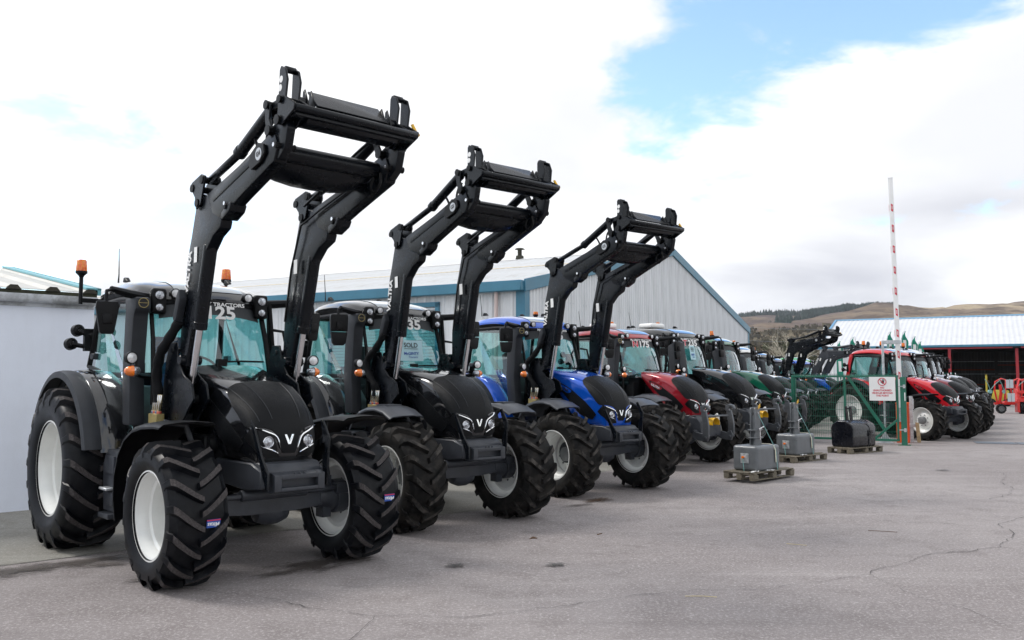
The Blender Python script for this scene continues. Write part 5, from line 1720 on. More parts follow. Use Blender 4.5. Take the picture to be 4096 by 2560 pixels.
def grey_weight(x, y, ang, label):
    w = empty('ballast_weight', None, (x, y, .148), ang)
    tag(w, label, 'tractor weight', 'ballast weights on pallets')
    b = put('body', cached('gwb', lambda: rbox(-.39, .39, -.26, .26, 0, .46, .065)), 'weight_grey', w)
    put('rim_line', cached('gwl', lambda: MB().box(-.393, .393, -.263, .263, .352, .358).mesh('rim_line', bevel=.0)), 'weight_grey', b)
    m_ = put('mast', cached('gwm', lambda: MB().prism([(-.14, .44), (.10, .44), (.06, .72), (.05, 1.12), (.03, 1.15), (-.09, 1.15), (-.11, 1.12), (-.11, .80)], 'y', .03, .06).prism([(-.14, .44), (.10, .44), (.06, .72), (.05, 1.12), (.03, 1.15), (-.09, 1.15), (-.11, 1.12), (-.11, .80)], 'y', -.06, -.03).box(-.16, .12, -.085, .085, .58, .60).box(-.16, .12, -.085, .085, .72, .74).box(-.09, .0, -.03, .03, .44, 1.0).mesh('mast', bevel=.004)), 'weight_grey', w)
    put('locking_pin', cached('gwp', lambda: MB().cyl((-.02, -.10, .55), (-.02, -.10, .78), .012, 8).tube([(-.06, -.10, .75), (.03, -.10, .77), (.09, -.12, .80)], .011, 8).mesh('locking_pin')), 'chrome_rod', m_)
    put('top_pin', cached('gwp2', lambda: MB().cyl((-.03, -.075, 1.05), (-.03, .075, 1.05), .018, 8).mesh('top_pin')), 'chrome_rod', m_)
    put('hitch_plate', cached('gwh', lambda: MB().box(-.402, -.39, -.085, .085, .14, .32).mesh('hitch_plate', bevel=.012, seg=2)), 'galvanised', b)
    put('hitch_pin', cached('gwq', lambda: MB().cyl((-.44, .02, .25), (-.395, .02, .25), .022, 12).mesh('hitch_pin')), 'amber', b)
    tg = put('yellow_tag', cached('gwt', lambda: MB().box(-.05, .05, -.002, .002, -.035, .035).mesh('yellow_tag')), 'yellow', m_, (-.02, -.09, 1.17), (.2, -.5, .1))
    put('cream_strap', cached('gws', lambda: MB().tube([(.18, .0, .468), (.20, -.15, .470), (.205, -.245, .445), (.215, -.272, .36), (.225, -.275, .14)], [.03] * 5, 6, flat=.18).mesh('cream_strap')), 'strap_cream', b)
    put('tie_strap', cached('gwu', lambda: MB().tube([(-.02, -.07, 1.02), (.08, -.17, .72), (.19, -.24, .468), (.22, -.275, .36), (.25, -.285, .0)], .006, 5).tube([(-.43, .02, .25), (-.42, .0, .0)], .006, 5).mesh('tie_strap')), 'strap_green', w)
    return w


def black_weight(x, y, ang, label):
    w = empty('ballast_weight', None, (x, y, .148), ang)
    tag(w, label, 'tractor weight', 'ballast weights on pallets')
    def bd():
        m = MB()
        prof = [(-.27, 0), (-.30, .05), (-.315, .46), (-.27, .56), (-.10, .645), (.12, .645), (.27, .56), (.315, .46), (.30, .05), (.27, 0)]
        m.prism(prof, 'x', -.48, .48)
        return m.mesh('body', bevel=.045, seg=3)
    b = put('body', cached('bwb', bd), 'weight_black', w)
    for k in range(7):
        put('top_rib', cached('bwr', lambda: MB().prism([(-.265, .555), (-.10, .640), (.12, .640), (.265, .555), (.268, .566), (.12, .654), (-.10, .654), (-.268, .566)], 'x', -.010, .010).mesh('top_rib', bevel=.003)), 'weight_black', b, (-.36 + .12 * k, 0, 0))
    put('mast', cached('bwm', lambda: MB().prism([(-.22, .64), (-.10, .64), (-.15, 1.0), (-.24, 1.0)], 'y', -.07, -.045).prism([(-.22, .64), (-.10, .64), (-.15, 1.0), (-.24, 1.0)], 'y', .045, .07).cyl((-.20, -.08, .95), (-.20, .08, .95), .022, 10).mesh('mast', bevel=.006)), 'weight_black', w)
    put('latch_box', cached('bwx', lambda: MB().box(.14, .34, -.335, -.30, .26, .42).box(.16, .32, -.36, -.33, .30, .33).box(.16, .32, -.36, -.33, .37, .39).mesh('latch_box', bevel=.006)), 'weight_black', b)
    put('side_peg', cached('bwg', lambda: MB().cyl((-.56, -.1, .36), (-.46, -.1, .36), .02, 8).mesh('side_peg')), 'weight_black', b)
    put('tie_strap', cached('bws', lambda: MB().tube([(-.20, .0, .97), (.0, -.12, .74), (.12, -.24, .625), (.20, -.30, .50), (.22, -.335, .36), (.20, -.32, .10), (.19, -.27, .0)], [.016] * 7, 6, flat=.2).mesh('tie_strap')), 'galvanised', w)
    return w


def at(o, d, a):
    return o + Vector((cos(a), sin(a))) * d


PA = atan2(.94, 1.05)
P1 = Vector((4.34, 15.42)); P2 = Vector((6.13, 18.66)); P3 = Vector((8.22, 20.86))
A3 = atan2(.75, 1.07)
for P_, a_, lab in ((P1, PA, 'weathered wooden pallet under the nearest grey weight'), (P2, PA - .02, 'wooden pallet under the second grey weight, by the gate post'), (P3, A3, 'wooden pallet under the black ballast box')):
    pallet(P_.x, P_.y, a_, lab, 1.38, .66)
for P_, a_, lab in ((P1, PA, 'grey block weight with yellow tag on the nearest pallet'), (P2, PA - .02, 'grey block weight with yellow tag on the middle pallet, just before the mesh gate')):
    c = P_ + Vector((cos(a_), sin(a_))) * .60 + Vector((-sin(a_), cos(a_))) * .33
    grey_weight(c.x, c.y, a_, lab)
c = P3 + Vector((cos(A3), sin(A3))) * .63 + Vector((-sin(A3), cos(A3))) * .33
black_weight(c.x, c.y, A3, 'glossy black ballast box with a ribbed top, strapped to its pallet')
# wrapping scraps lying on the pallets
for P_, a_, d, s_, lab in ((P1, PA, .10, .08, 'white plastic scrap at the left corner of the nearest pallet'), (P1, PA, .55, .02, 'white plastic scrap along the front edge of the nearest pallet'), (P2, PA, .42, .02, 'crumpled white plastic scrap on the middle pallet')):
    q = P_ + Vector((cos(a_), sin(a_))) * d + Vector((-sin(a_), cos(a_))) * s_
    m = MB()
    rr_ = random.Random(int(d * 1000))
    m.grid(lambda a, b: Vector(((a - .5) * .24, (b - .5) * .08, .004 + .022 * rr_.random())), 7, 4)
    o = put('plastic_scrap', m.mesh('plastic_scrap', recalc=False), 'white_print', None, (q.x, q.y, .149), (0, 0, a_))
    tag(o, lab, 'plastic scrap', 'plastic scraps on the pallets')

# ------------------------------------------------------------------ the tractors
G1 = 'tractors parked in the long front row'
G2 = 'tractors parked in the row beyond the gate'
NB = ((-2.70, .75, 3.08, 1),)
build_tractor('tractor', 'black tractor with clean white wheels and raised loader, nearest the camera', G1, (-2.377, 8.386), -.822, paint='black', kind='G', loader=('G4', 0), number='G125', clean=True, beacons=((-2.85, -.93, 3.04, 0), (-2.70, .75, 3.06, 0)))
build_tractor('tractor', 'black loader tractor with a SOLD sheet in the windscreen', G1, (-.690, 11.375), -.870, paint='black', loader=('G5', -3.45), number='N135', sold=True, beacons=NB, drop=.055)
build_tractor('tractor', 'bright blue tractor with raised front loader', G1, (1.553, 14.523), -.905, paint='blue', loader=('G5', -3.45), number='N155', beacons=NB, drop=.055)
build_tractor('tractor', 'dark red tractor with front linkage and N175 on the windscreen', G1, (3.80, 18.55), -.89, paint='red', linkage=True, number='N175', beacons=((-2.6, .35, 3.12, 1), (-2.9, .75, 3.10, 1)), roof_box=True)
build_tractor('tractor', 'large black tractor with a white roof pod and SOLD card, behind the dark red one', G1, (5.52, 21.05), -.86, 1.05, paint='black', kind='T', linkage=True, number='T235', sold=True, exhaust='box', beacons=((-2.7, .45, 3.12, 1),), roof_box=True)
build_tractor('tractor', 'green tractor standing behind the weldmesh fence', G1, (7.55, 25.1), -.83, 1.04, paint='green', kind='T', linkage=True, exhaust='box', detail=1, beacons=((-2.4, .75, 3.06, 0),))
build_tractor('tractor', 'tractor with white bonnet and roof, next beyond the green one', G1, (9.25, 29.3), -.85, paint='white', kind='T', exhaust='box', detail=1, beacons=((-2.4, .75, 3.06, 0),))
build_tractor('tractor', 'dark tractor without a loader, first one beyond the white bonnet', G1, (11.1, 33.4), -.85, .97, paint='black', kind='T', exhaust='box', detail=1, beacons=((-2.4, .75, 3.06, 0),))
build_tractor('tractor', 'navy loader tractor seen through the gate, its black boom highest of the far ones', G1, (12.85, 37.4), -.85, .93, paint='navy', exhaust='box', detail=1, loader=('G5', 4), beacons=())
build_tractor('tractor', 'blue tractor farthest along the front row, with a low loader boom', G1, (15.55, 41.6), -.85, .92, paint='blue', detail=1, loader=('Q48', 16, 'cast_grey'), beacons=())
build_tractor('tractor', 'green roofed tractor far behind the gate, mostly hidden', G1, (17.2, 46.0), -.85, paint='limegreen', detail=0, beacons=())
build_tractor('tractor', 'bright red tractor broadside beyond the gate, with dished white wheels', G2, (13.06, 25.95), -1.05, .95, paint='brightred', kind='G', dish_out=True, clean=False, beacons=((-2.6, .55, 3.06, 0), (-2.75, -.2, 3.06, 0)), exhaust='none', red_pillar=True)
build_tractor('tractor', 'darker red tractor close behind the bright red one', G2, (14.85, 28.45), -.98, .96, paint='darkred', kind='G', detail=1, dish_out=True, beacons=((-2.3, .5, 3.06, 0),))
build_tractor('tractor', 'grey bonneted tractor with front weights, third in the far row', G2, (16.55, 31.8), -.86, paint='grey', kind='T', detail=1, linkage=True, exhaust='box', beacons=())
build_tractor('tractor', 'dark grey tractor fourth in the far row, nearly hidden', G2, (18.5, 35.0), -.86, paint='grey', kind='T', detail=1, exhaust='box', beacons=())
build_tractor('tractor', 'navy tractor last in the far row, front tyre showing', G2, (20.35, 38.2), -.86, paint='navy', detail=1, exhaust='box', beacons=())

# ------------------------------------------------------------------ machines and a man by the far shed
RO = empty('roller_cultivator', None, (26.25, 44.6, 0), radians(-12))
tag(RO, 'red cultivator frame over a black roller, white lettering on its beam', 'cultivator')
put('roller', MB().cyl((.15, 0, .30), (3.4, 0, .30), .30, 24).mesh('roller', bevel=.02), 'plastic', RO)
put('roller_frame', MB().box(.0, .12, -.2, .2, .08, .62).box(0, 3.5, -.18, .18, .62, .80).box(0, 3.5, .5, .62, .62, .78).box(.05, 3.5, -.14, -.02, 1.05, 1.2).box(.05, .16, -.1, .5, .78, 1.3).box(.7, .82, -.1, .5, .78, 1.25).box(1.6, 1.75, -.1, .5, .78, 1.5).mesh('roller_frame', bevel=.01), 'machine_red', RO)
put('lettering', text_mesh('PROFORGE', .17, .004, .006, 1.1), 'white_print', RO, (1.05, -.19, .71), RIGHT)
put('drawbar', MB().tube([(.1, .3, .75), (1.3, .0, 1.1), (2.4, -.1, 1.3)], .06, 8).tube([(.2, .4, 1.3), (.35, .5, 1.75), (.8, .5, 1.8), (1.0, .5, 1.3)], .05, 8).tube([(1.5, .4, 1.2), (1.7, .5, 1.7), (2.2, .5, 1.7)], .05, 8).mesh('drawbar'), 'machine_red', RO)
for (x, z) in ((-.35, 1.55), (-.3, .85)):
    put('warning_panel', cached('wpn', lambda: MB().box(-.17, -.01, -.012, .012, -.22, .22).box(.01, .17, -.012, .012, -.22, .22).mesh('warning_panel', bevel=.004)), 'shutter_grey', RO, (x, -.25, z))
put('panel_frame', MB().box(-.56, -.53, -.25, -.22, .6, 1.8).box(-.16, -.13, -.25, -.22, .6, 1.8).box(-.56, -.13, -.24, -.22, 1.29, 1.33).box(-.6, .1, -.2, .2, .55, .66).mesh('panel_frame', bevel=.005), 'machine_red', RO)
for k in range(5): put('tine', cached('tine', lambda: MB().tube([(0, 0, .62), (.02, .1, .4), (.10, .02, .18), (.02, -.08, .04)], .02, 6).mesh('tine')), 'machine_red', RO, (.35 + .55 * k, .7, 0))
wh = empty('wheel', RO, (-.72, 0, .26))
put('tyre', cached('smallt', lambda: tyre_mesh(.26, .18, .13, 12, .3)), ['rubber', 'rubber_lug'], wh)
put('rim', cached('smallr', lambda: rim_mesh(.13, .18, -1, .0)), 'hub_grey', wh)
TE = empty('hay_tedder', None, (26.25, 46.5, 0), radians(-15))
tag(TE, 'red tedder with folded rotor arms and curved guard hoops', 'tedder')
fr_ = MB()
for x0 in (.1, .9):
    fr_.tube([(x0, 0, .5), (x0 - .12, 0, 1.2), (x0 - .08, 0, 1.65), (x0 + .22, 0, 1.82), (x0 + .45, 0, 1.75), (x0 + .42, 0, 1.2), (x0 + .35, 0, .7)], .045, 8)
    fr_.tube([(x0 + .1, 0, .5), (x0 + .2, 0, 1.1), (x0 + .15, 0, 1.5)], .08, 8)
fr_.box(-.6, 1.8, -.06, .06, .42, .54); fr_.tube([(-1.2, 0, .20), (-.2, 0, .38), (.2, 0, .5)], .04, 8)
put('frame', fr_.mesh('frame'), 'machine_red', TE)
for x0 in (-.25, .42, .95):
    put('rotor_arm', cached('rotor', lambda: MB().tube([(0, -.1, 1.2), (-.15, -.25, 1.55), (-.3, -.3, 1.8)], .018, 6).tube([(0, -.1, 1.2), (.2, -.2, 1.5), (.45, -.3, 1.75)], .018, 6).cyl((0, -.12, 1.12), (.0, .1, 1.12), .10, 10).mesh('rotor_arm')), 'strap_green', TE, (x0, 0, 0))
put('tines', MB().tube([(-.3, -.1, .5), (-.42, -.15, .1)], .012, 5).tube([(-.2, -.1, .5), (-.25, -.15, .08)], .012, 5).tube([(-.1, -.1, .5), (-.02, -.15, .1)], .012, 5).mesh('tines'), 'galvanised', TE)
FK = empty('forklift', None, (32.15, 56.5, 0), radians(-30))
tag(FK, 'yellow forklift with a tall mast parked behind the red tedder', 'forklift')
put('body', MB().prism([(-.5, .35), (.55, .35), (.6, 1.05), (-.3, 1.1)], 'y', -.45, .45).mesh('body', bevel=.06, seg=2), 'machine_yellow', FK)
put('mast', MB().box(-.75, -.65, -.42, -.32, .1, 2.1).box(-.75, -.65, .32, .42, .1, 2.1).box(-.75, -.65, -.42, .42, 2.0, 2.1).mesh('mast', bevel=.01), 'machine_yellow', FK)
put('canopy', MB().tube([(-.45, -.4, 1.0), (-.4, -.4, 1.95), (.5, -.4, 1.95), (.55, -.4, 1.0)], .03, 6).tube([(-.45, .4, 1.0), (-.4, .4, 1.95), (.5, .4, 1.95), (.55, .4, 1.0)], .03, 6).box(-.42, .52, -.4, .4, 1.93, 1.97).mesh('canopy'), 'plastic', FK)
for x in (-.45, .45):
    for y in (-.42, .42):
        w_ = put('wheel', cached('fkw', lambda: MB().cyl((0, -.09, 0), (0, .09, 0), .26, 16).mesh('wheel', bevel=.02)), 'rubber', FK, (x, y, .26))
HV = empty('harvester', None, (34.0, 68.0, 0), radians(-29))
tag(HV, 'dark green farm machine standing deep in the shadowed shed', 'machine')
put('body', MB().prism([(-2, .7), (2, .7), (2.2, 1.5), (1.0, 2.3), (-1.8, 2.2)], 'y', -1, 1).mesh('body', bevel=.12, seg=2), 'flag_green', HV)
put('chute', MB().tube([(-1.6, 0, 2.2), (-2.2, 0, 2.35), (-3.2, 0, 2.2)], .09, 8).mesh('chute'), 'flag_green', HV)
for x in (-1.3, 1.3):
    for y in (-1, 1): put('wheel', cached('hvw', lambda: tyre_mesh(.7, .5, .35, 16)), ['rubber', 'rubber_lug'], HV, (x, y, .7))
st_ = put('red_stake', MB().prism([(-.05, 0), (.05, 0), (.0, .75), (-.1, .75)], 'y', -.03, .03).mesh('red_stake', bevel=.005), 'machine_red', None, (31.35, 56.3, 0), (0, 0, .2))
tag(st_, 'thin red stake standing just in front of the dark shed', 'stake')


def person(x, y, ang):
    p = empty('person', None, (x, y, 0), ang)
    tag(p, 'person in a dark jacket and jeans standing before the dark shed', 'person')
    J = {'hip': (0, 0, .93), 'waist': (0, 0, 1.08), 'chest': (.02, 0, 1.30), 'neck': (.03, 0, 1.47), 'head': (.05, 0, 1.58), 'top': (.05, 0, 1.70)}
    bm = bmesh.new()
    V = {}
    rad = {}
    def jv(n, co, r):
        V[n] = bm.verts.new(co); rad[n] = r
    jv('hip', J['hip'], .145); jv('waist', J['waist'], .135); jv('chest', J['chest'], .165); jv('neck', J['neck'], .062); jv('head', J['head'], .098); jv('top', J['top'], .085)
    E_ = [('hip', 'waist'), ('waist', 'chest'), ('chest', 'neck'), ('neck', 'head'), ('head', 'top')]
    for s, n in ((-1, 'a'), (1, 'b')):
        jv('sh' + n, (.01, s * .19, 1.40), .075); jv('el' + n, (.0, s * .25, 1.13), .052); jv('wr' + n, (.10, s * .22, .90), .040); jv('ha' + n, (.13, s * .21, .80), .042)
        jv('th' + n, (0, s * .10, .85), .095); jv('kn' + n, (.02, s * .11, .49), .065); jv('an' + n, (-.02, s * .12, .09), .048); jv('fo' + n, (.14, s * .13, .045), .042)
        E_ += [('chest', 'sh' + n), ('sh' + n, 'el' + n), ('el' + n, 'wr' + n), ('wr' + n, 'ha' + n), ('hip', 'th' + n), ('th' + n, 'kn' + n), ('kn' + n, 'an' + n), ('an' + n, 'fo' + n)]
    for a, b in E_: bm.edges.new((V[a], V[b]))
    names = list(V)
    me = bpy.data.meshes.new('body')
    bm.verts.index_update()
    bm.to_mesh(me); bm.free()
    o = bpy.data.objects.new('body', me)
    COL.objects.link(o)
    sk = o.modifiers.new('skin', 'SKIN')
    for i, n in enumerate(names):
        me.skin_vertices[0].data[i].radius = (rad[n], rad[n] * (1.18 if n in ('hip', 'waist', 'chest') else 1))
    me.skin_vertices[0].data[0].use_root = True
    o.modifiers.new('sub', 'SUBSURF').levels = 1
    dg = bpy.context.evaluated_depsgraph_get(); dg.update()
    m2 = bpy.data.meshes.new_from_object(o.evaluated_get(dg))
    bpy.data.objects.remove(o)
    m2.name = 'body'
    m2.materials.clear()
    for k in ('cloth_dark', 'denim', 'skin'): m2.materials.append(M[k])
    for f in m2.polygons:
        z = f.center.z
        f.material_index = 1 if z < .92 and abs(f.center.y) < .19 and z > .1 else (2 if z > 1.47 or (z < .88 and abs(f.center.y) > .17 and z > .7) else 0)
        f.use_smooth = True
    put('body', m2, None, p)
    put('hair', MB().lathe([(.0, .105), (.06, .09), (.10, .04), (.106, -.02), (.085, -.07)], (.04, 0, 1.635), 'z', 14, 0, pi * .42, pi * 1.58).lathe([(.0, .108), (.06, .09), (.102, .03)], (.045, 0, 1.637), 'z', 14).mesh('hair'), 'hair', p)


person(39.0, 70.0, radians(250))

# feather flags
for i, (px_, y, h, rz, lab) in enumerate(((3345, 52.0, 4.1, .1, 'green and white feather flag farthest left, partly behind the loader booms'), (3398, 52.0, 4.35, 0, 'green and white feather flag second from the left, clear of the loader booms'),
                                        (3548, 50.5, 4.6, .1, 'green and white feather flag just left of the barrier arm'), (3606, 50.0, 4.6, .1, 'tall green and white feather flag just right of the barrier arm'),
                                        (3645, 50.0, 4.3, .1, 'narrow green and white feather flag above the red cab roofs'), (3668, 50.0, 4.0, .2, 'green and white feather flag farthest right, against the dark shed'))):
    x = (px_ - 2048) / 3411 * y
    f = empty('feather_flag', None, (x, y, 0), rz)
    tag(f, lab, 'flag', 'feather flags in front of the shed')
    put('pole', MB().tube([(0, 0, 0), (0, 0, h * .75), (.03, 0, h * .9), (  .10, 0, h * .98), (.24, 0, h)], .018, 6).mesh('pole'), 'galvanised', f)
    def ban(a, b):
        z = lerp(.9, h, a)
        w = .42 * min(1, (1 - a) * 6 + .02) if a > .84 else .42
        x0 = interp([(0, 0), (.75, 0), (.9, .03), (1, .28)], a)
        return Vector((x0 + b * w * (1 if a < .9 else max(.05, 1 - (a - .9) * 9)), .04 * sin(a * 9 + b * 3), z))
    bn = put('banner', MB().grid(ban, 26, 5).mesh('banner', recalc=False), 'flag_green', f)
    m = MB()
    for a0, a1, b0, b1 in ((.08, .13, .2, .8), (.16, .34, .2, .42), (.22, .27, .2, .8), (.16, .34, .62, .82), (.42, .62, .25, .75), (.66, .86, .3, .7)):
        m.grid(lambda a, b: ban(lerp(a0, a1, a), lerp(b0, b1, b)) + Vector((0, -.006, 0)), 6, 3)
    put('white_motif', m.mesh('white_motif', recalc=False), 'flag_white', bn)

# ------------------------------------------------------------------ hills, wood, hedges, trees


def aztab(rows):
    return [(math.degrees(math.atan((px - 2048) / 3411)), (1513 - py) / 3411) for px, py in rows]


CREST_B = aztab([(600, 1400), (2000, 1300), (2700, 1282), (3000, 1280), (3200, 1276), (3300, 1266), (3400, 1254), (3560, 1244), (3800, 1258), (4300, 1262), (6500, 1330)])
CREST_A = aztab([(2000, 1470), (2900, 1440), (3060, 1400), (3200, 1345), (3400, 1277), (3514, 1252), (3700, 1260), (3850, 1256), (4000, 1254), (4096, 1257), (4400, 1262), (6000, 1310)])


def sstep(a, b, x):
    t = max(0, min(1, (x - a) / (b - a)))
    return t * t * (3 - 2 * t)


def hill_h(a, r):
    """height of the ground at azimuth a (deg) and range r"""
    hb = interp(CREST_B, a) * 1750 * max(0, min(1, (r - 260) / 1490)) ** 1.1 * (1 - .6 * sstep(1760, 2500, r))
    ha = interp(CREST_A, a) * 1250 * max(0, min(1, (r - 330) / 920)) ** 1.1 * (1 - .6 * sstep(1260, 1700, r))
    x, y = r * sin(radians(a)), r * cos(radians(a))
    n = mnoise.fractal(Vector((x * .006, y * .006, 1.7)), .62, 2.1, 8) * 10 * sstep(250, 900, r)
    return max(hb, ha) + n + 1.8 * sstep(150, 400, r)


hm_ = MB()
NA, NR = 240, 130
def hpt(i, j):
    a = lerp(-75, 75, i); r = 130 * (2700 / 130) ** j
    return Vector((r * sin(radians(a)), r * cos(radians(a)), hill_h(a, r) - .4 * (1 - sstep(130, 200, r))))
hm_.grid(hpt, NA, NR)
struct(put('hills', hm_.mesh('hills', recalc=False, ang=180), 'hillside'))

# conifer wood on the crest, read as one mass
rw = random.Random(5)


def cone_tree(m, x, y, z, h, r):
    n = 6
    t0 = rw.uniform(0, 1)
    for lv, (zz, rr, ztop) in enumerate(((.05, 1.0, .55), (.38, .68, 1.0))):
        vs = [(x + r * rr * cos(t0 + 2 * pi * k / n) * rw.uniform(.75, 1.2), y + r * rr * sin(t0 + 2 * pi * k / n) * rw.uniform(.75, 1.2), z + h * zz) for k in range(n)] + [(x, y, z + h * ztop)]
        m.add(vs, [(k, (k + 1) % n, n) for k in range(n)])


wm = MB()


def plant_wood(px0, px1, r0, r1, n, h0, h1, edge=None):
    a0, a1 = [math.degrees(math.atan((p - 2048) / 3411)) for p in (px0, px1)]
    for _ in range(n):
        u = rw.random()
        a = lerp(a0, a1, u)
        lo = r0 if edge is None else lerp(edge[0], edge[1], u)
        r = rw.uniform(lo, r1)
        h = rw.uniform(h0, h1)
        cone_tree(wm, r * sin(radians(a)), r * cos(radians(a)), hill_h(a, r) - .5, h, h * .26)


plant_wood(3212, 3420, 1400, 1765, 2600, 8, 13, (1330, 1560))
plant_wood(3400, 3580, 1600, 1765, 1000, 6, 10)
plant_wood(2940, 3230, 1700, 1775, 520, 7, 13)
plant_wood(3105, 3165, 1180, 1300, 150, 7, 12)
plant_wood(3165, 3205, 1240, 1360, 60, 7, 12)
plant_wood(3118, 3165, 1000, 1150, 110, 6, 11)
plant_wood(3020, 3120, 980, 1080, 90, 5, 9)
o = put('conifer_wood', wm.mesh('conifer_wood', smooth=False, recalc=False), 'conifer')
o['kind'] = 'stuff'; o['label'] = 'dark conifer wood along the hill crest'; o['category'] = 'wood'


# scrub and gorse scattered over the lower slopes, uncountable
sm = MB()
for _ in range(5200):
    px_ = rw.uniform(2900, 3420)
    a = math.degrees(math.atan((px_ - 2048) / 3411))
    r = 210 * (820 / 210) ** (rw.random() ** 1.0)
    x, y = r * sin(radians(a)), r * cos(radians(a))
    if mnoise.noise(Vector((x * .012, y * .006, 4.2))) < rw.uniform(-.25, .30): continue
    z = hill_h(a, r)
    s = rw.uniform(.8, 2.4) * (1 + r / 1400)
    for k in range(4):
        c = Vector((x + rw.gauss(0, s * .7), y + rw.gauss(0, s * .7), z + rw.uniform(.1, .8) * s))
        e1 = Vector((rw.gauss(0, 1), rw.gauss(0, .5), rw.gauss(0, .6))).normalized() * s * .8
        e2 = Vector((rw.gauss(0, .4), rw.gauss(0, .4), 1)).normalized() * s * rw.uniform(.5, .9)
        sm.add([c - e1 - e2 * .6, c + e1 - e2 * .6, c + e1 * .6 + e2, c - e1 * .5 + e2], [(0, 1, 2, 3)])
o = put('hillside_scrub', sm.mesh('hillside_scrub', smooth=False, recalc=False), 'scrub')
o['kind'] = 'stuff'; o['label'] = 'brown scrub scattered over the lower hill slopes'; o['category'] = 'scrub'


def leaf_bush(name, x, y, w, h, mat, label, cat, n=900, leaf=.25, trunk=True):
    b = empty(name, None, (x, y, hill_h(math.degrees(atan2(x, y)), sqrt(x * x + y * y)) if y > 135 else 0))
    tag(b, label, cat, 'bushes and trees beyond the yard')
    m = MB()
    cl = [(rw.uniform(-.5, .5) * w, rw.uniform(-.5, .5) * w * .6, rw.uniform(.25, .85) * h, rw.uniform(.16, .30)) for _ in range(int(9 + w))]
    for _ in range(n):
        c = rw.choice(cl)
        d = Vector((rw.gauss(0, 1), rw.gauss(0, 1), rw.gauss(0, 1))).normalized() * (rw.random() ** .5)
        p = Vector((c[0], c[1], c[2])) + Vector((d.x * c[3] * w * .6, d.y * c[3] * w * .6, d.z * c[3] * h))
        if p.z < .05: p.z = .05 + rw.random() * .3
        e1 = Vector((rw.gauss(0, 1), rw.gauss(0, 1), rw.gauss(0, 1))).normalized() * leaf * rw.uniform(.5, 1.2)
        e2 = e1.cross(Vector((rw.gauss(0, 1), rw.gauss(0, 1), rw.gauss(0, 1)))).normalized() * leaf * .6
        m.add([p - e1, p + e2, p + e1, p - e2], [(0, 1, 2, 3)])
    put('crown', m.mesh('crown', smooth=False, recalc=False), mat, b)
    put('trunk', MB().tube([(0, 0, -.3), (.05, 0, h * .3), (0, .1, h * .6)], [.14, .10, .04], 6).mesh('trunk'), 'bark', b)
    return b


def bearing(px, r):
    t = (px - 2048) / 3411
    y = r / sqrt(1 + t * t)
    return y * t, y


for i, (px, r, w, h, mat, lab) in enumerate((
        (3010, 120, 9, 6.0, 'hedge_brown', 'brown leafless bush just right of the grey shed gable'), (3060, 115, 8, 5.0, 'hedge_brown', 'brown bush between the shed and the pale bare tree'),
        (3105, 125, 9, 6.5, 'hedge_leaf', 'olive green bush behind the orange beacons'), (3150, 100, 7, 5.2, 'hedge_leaf', 'green bush at the foot of the pale bare tree'),
        (3200, 98, 7, 4.8, 'hedge_leaf', 'olive bush behind the far black loader boom'), (3255, 100, 8, 4.6, 'hedge_leaf', 'green bush left of the machinery shed wall'),
        (3080, 180, 8, 9.5, 'hedge_leaf', 'tall dark green tree rising above the brown bushes'), (3140, 190, 9, 10, 'hedge_leaf', 'taller dark green tree behind the pale bare tree'),
        (3020, 230, 14, 9, 'hedge_brown', 'wide brown thicket at the foot of the hill'), (3100, 260, 18, 10, 'hedge_brown', 'brown wood edge behind the dark green trees'),
        (3220, 240, 16, 9, 'hedge_brown', 'brown thicket behind the far loader booms'), (2960, 200, 12, 8, 'hedge_brown', 'brown thicket mostly hidden by the grey shed corner'))):
    x, y = bearing(px, r)
    leaf_bush('bush' if h < 8.5 else 'tree', x, y, w, h, mat, lab, 'bush' if h < 8.5 else 'tree', 2400 if r < 150 else 1500, .24 if r < 150 else .5)

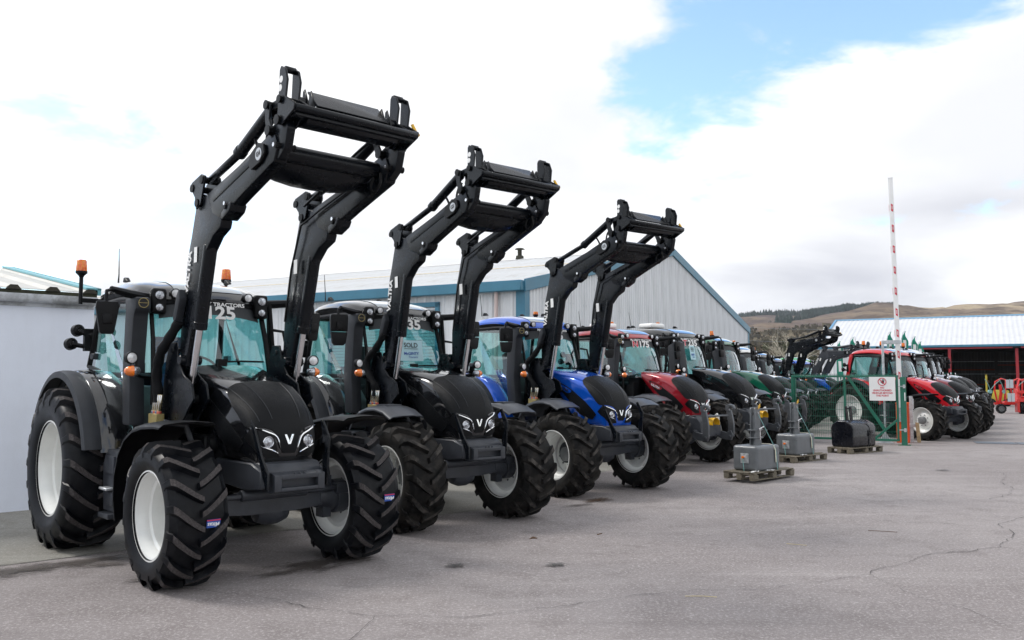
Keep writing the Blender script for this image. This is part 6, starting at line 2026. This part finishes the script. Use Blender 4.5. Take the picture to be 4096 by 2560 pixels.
bt = bearing(3150, 84)
tr = empty('bare_tree', None, (bt[0], bt[1], 0))
tag(tr, 'pale leafless tree standing in front of the green bushes', 'tree', 'bushes and trees beyond the yard')
m = MB()


def branch(p, d, L, r, lv):
    q = p + d * L * .5 + Vector((rw.gauss(0, .04), rw.gauss(0, .04), 0)) * L
    e = p + d * L
    m.tube([p, q, e], [r, r * .8, r * .55], 5, cap=False)
    if lv == 0: return
    for _ in range(3 if lv > 1 else 3):
        nd = (d + Vector((rw.gauss(0, .5), rw.gauss(0, .5), rw.gauss(.05, .3)))).normalized()
        branch(p.lerp(e, rw.uniform(.45, 1)), nd, L * rw.uniform(.55, .8), r * .55, lv - 1)


put('trunk', MB().tube([(0, 0, -.1), (.05, 0, .8), (.02, 0, 1.6)], [.17, .14, .11], 8).mesh('trunk'), 'bark_pale', tr)
for k in range(5):
    branch(Vector((.02, 0, 1.2 + .1 * k)), Vector((rw.uniform(-.8, .8), rw.uniform(-.5, .5), 1.0)).normalized(), 2.1, .10, 4)
put('crown', m.mesh('crown', smooth=False, recalc=False), 'bark_pale', tr)
# power lines in front of the hedges
for k, z in enumerate((4.5, 5.9, 7.2)):
    o = put('overhead_wire', MB().tube([Vector((10, 78, z + .2)).lerp(Vector((42, 92, z)), t / 12) + Vector((0, 0, -.5 * sin(pi * t / 12))) for t in range(13)], .012, 4).mesh('overhead_wire'), 'wire')
    tag(o, ('lowest', 'middle', 'highest')[k] + ' of the three thin wires strung before the hedges', 'wire', 'overhead wires')

# ------------------------------------------------------------------ the air between here and the hills
hz = bpy.data.materials.new('haze')
hz.use_nodes = True
hz.node_tree.nodes.clear()
_o = hz.node_tree.nodes.new('ShaderNodeOutputMaterial')
_v = hz.node_tree.nodes.new('ShaderNodeVolumePrincipled')
_v.inputs['Color'].default_value = (.84, .90, 1.0, 1)
_v.inputs['Density'].default_value = .00009
hz.node_tree.links.new(_v.outputs[0], _o.inputs['Volume'])
M['haze'] = hz
o = put('haze', MB().box(-3300, 3300, -900, 4100, -1.4, 240).mesh('haze', smooth=False), 'haze')
o['kind'] = 'stuff'
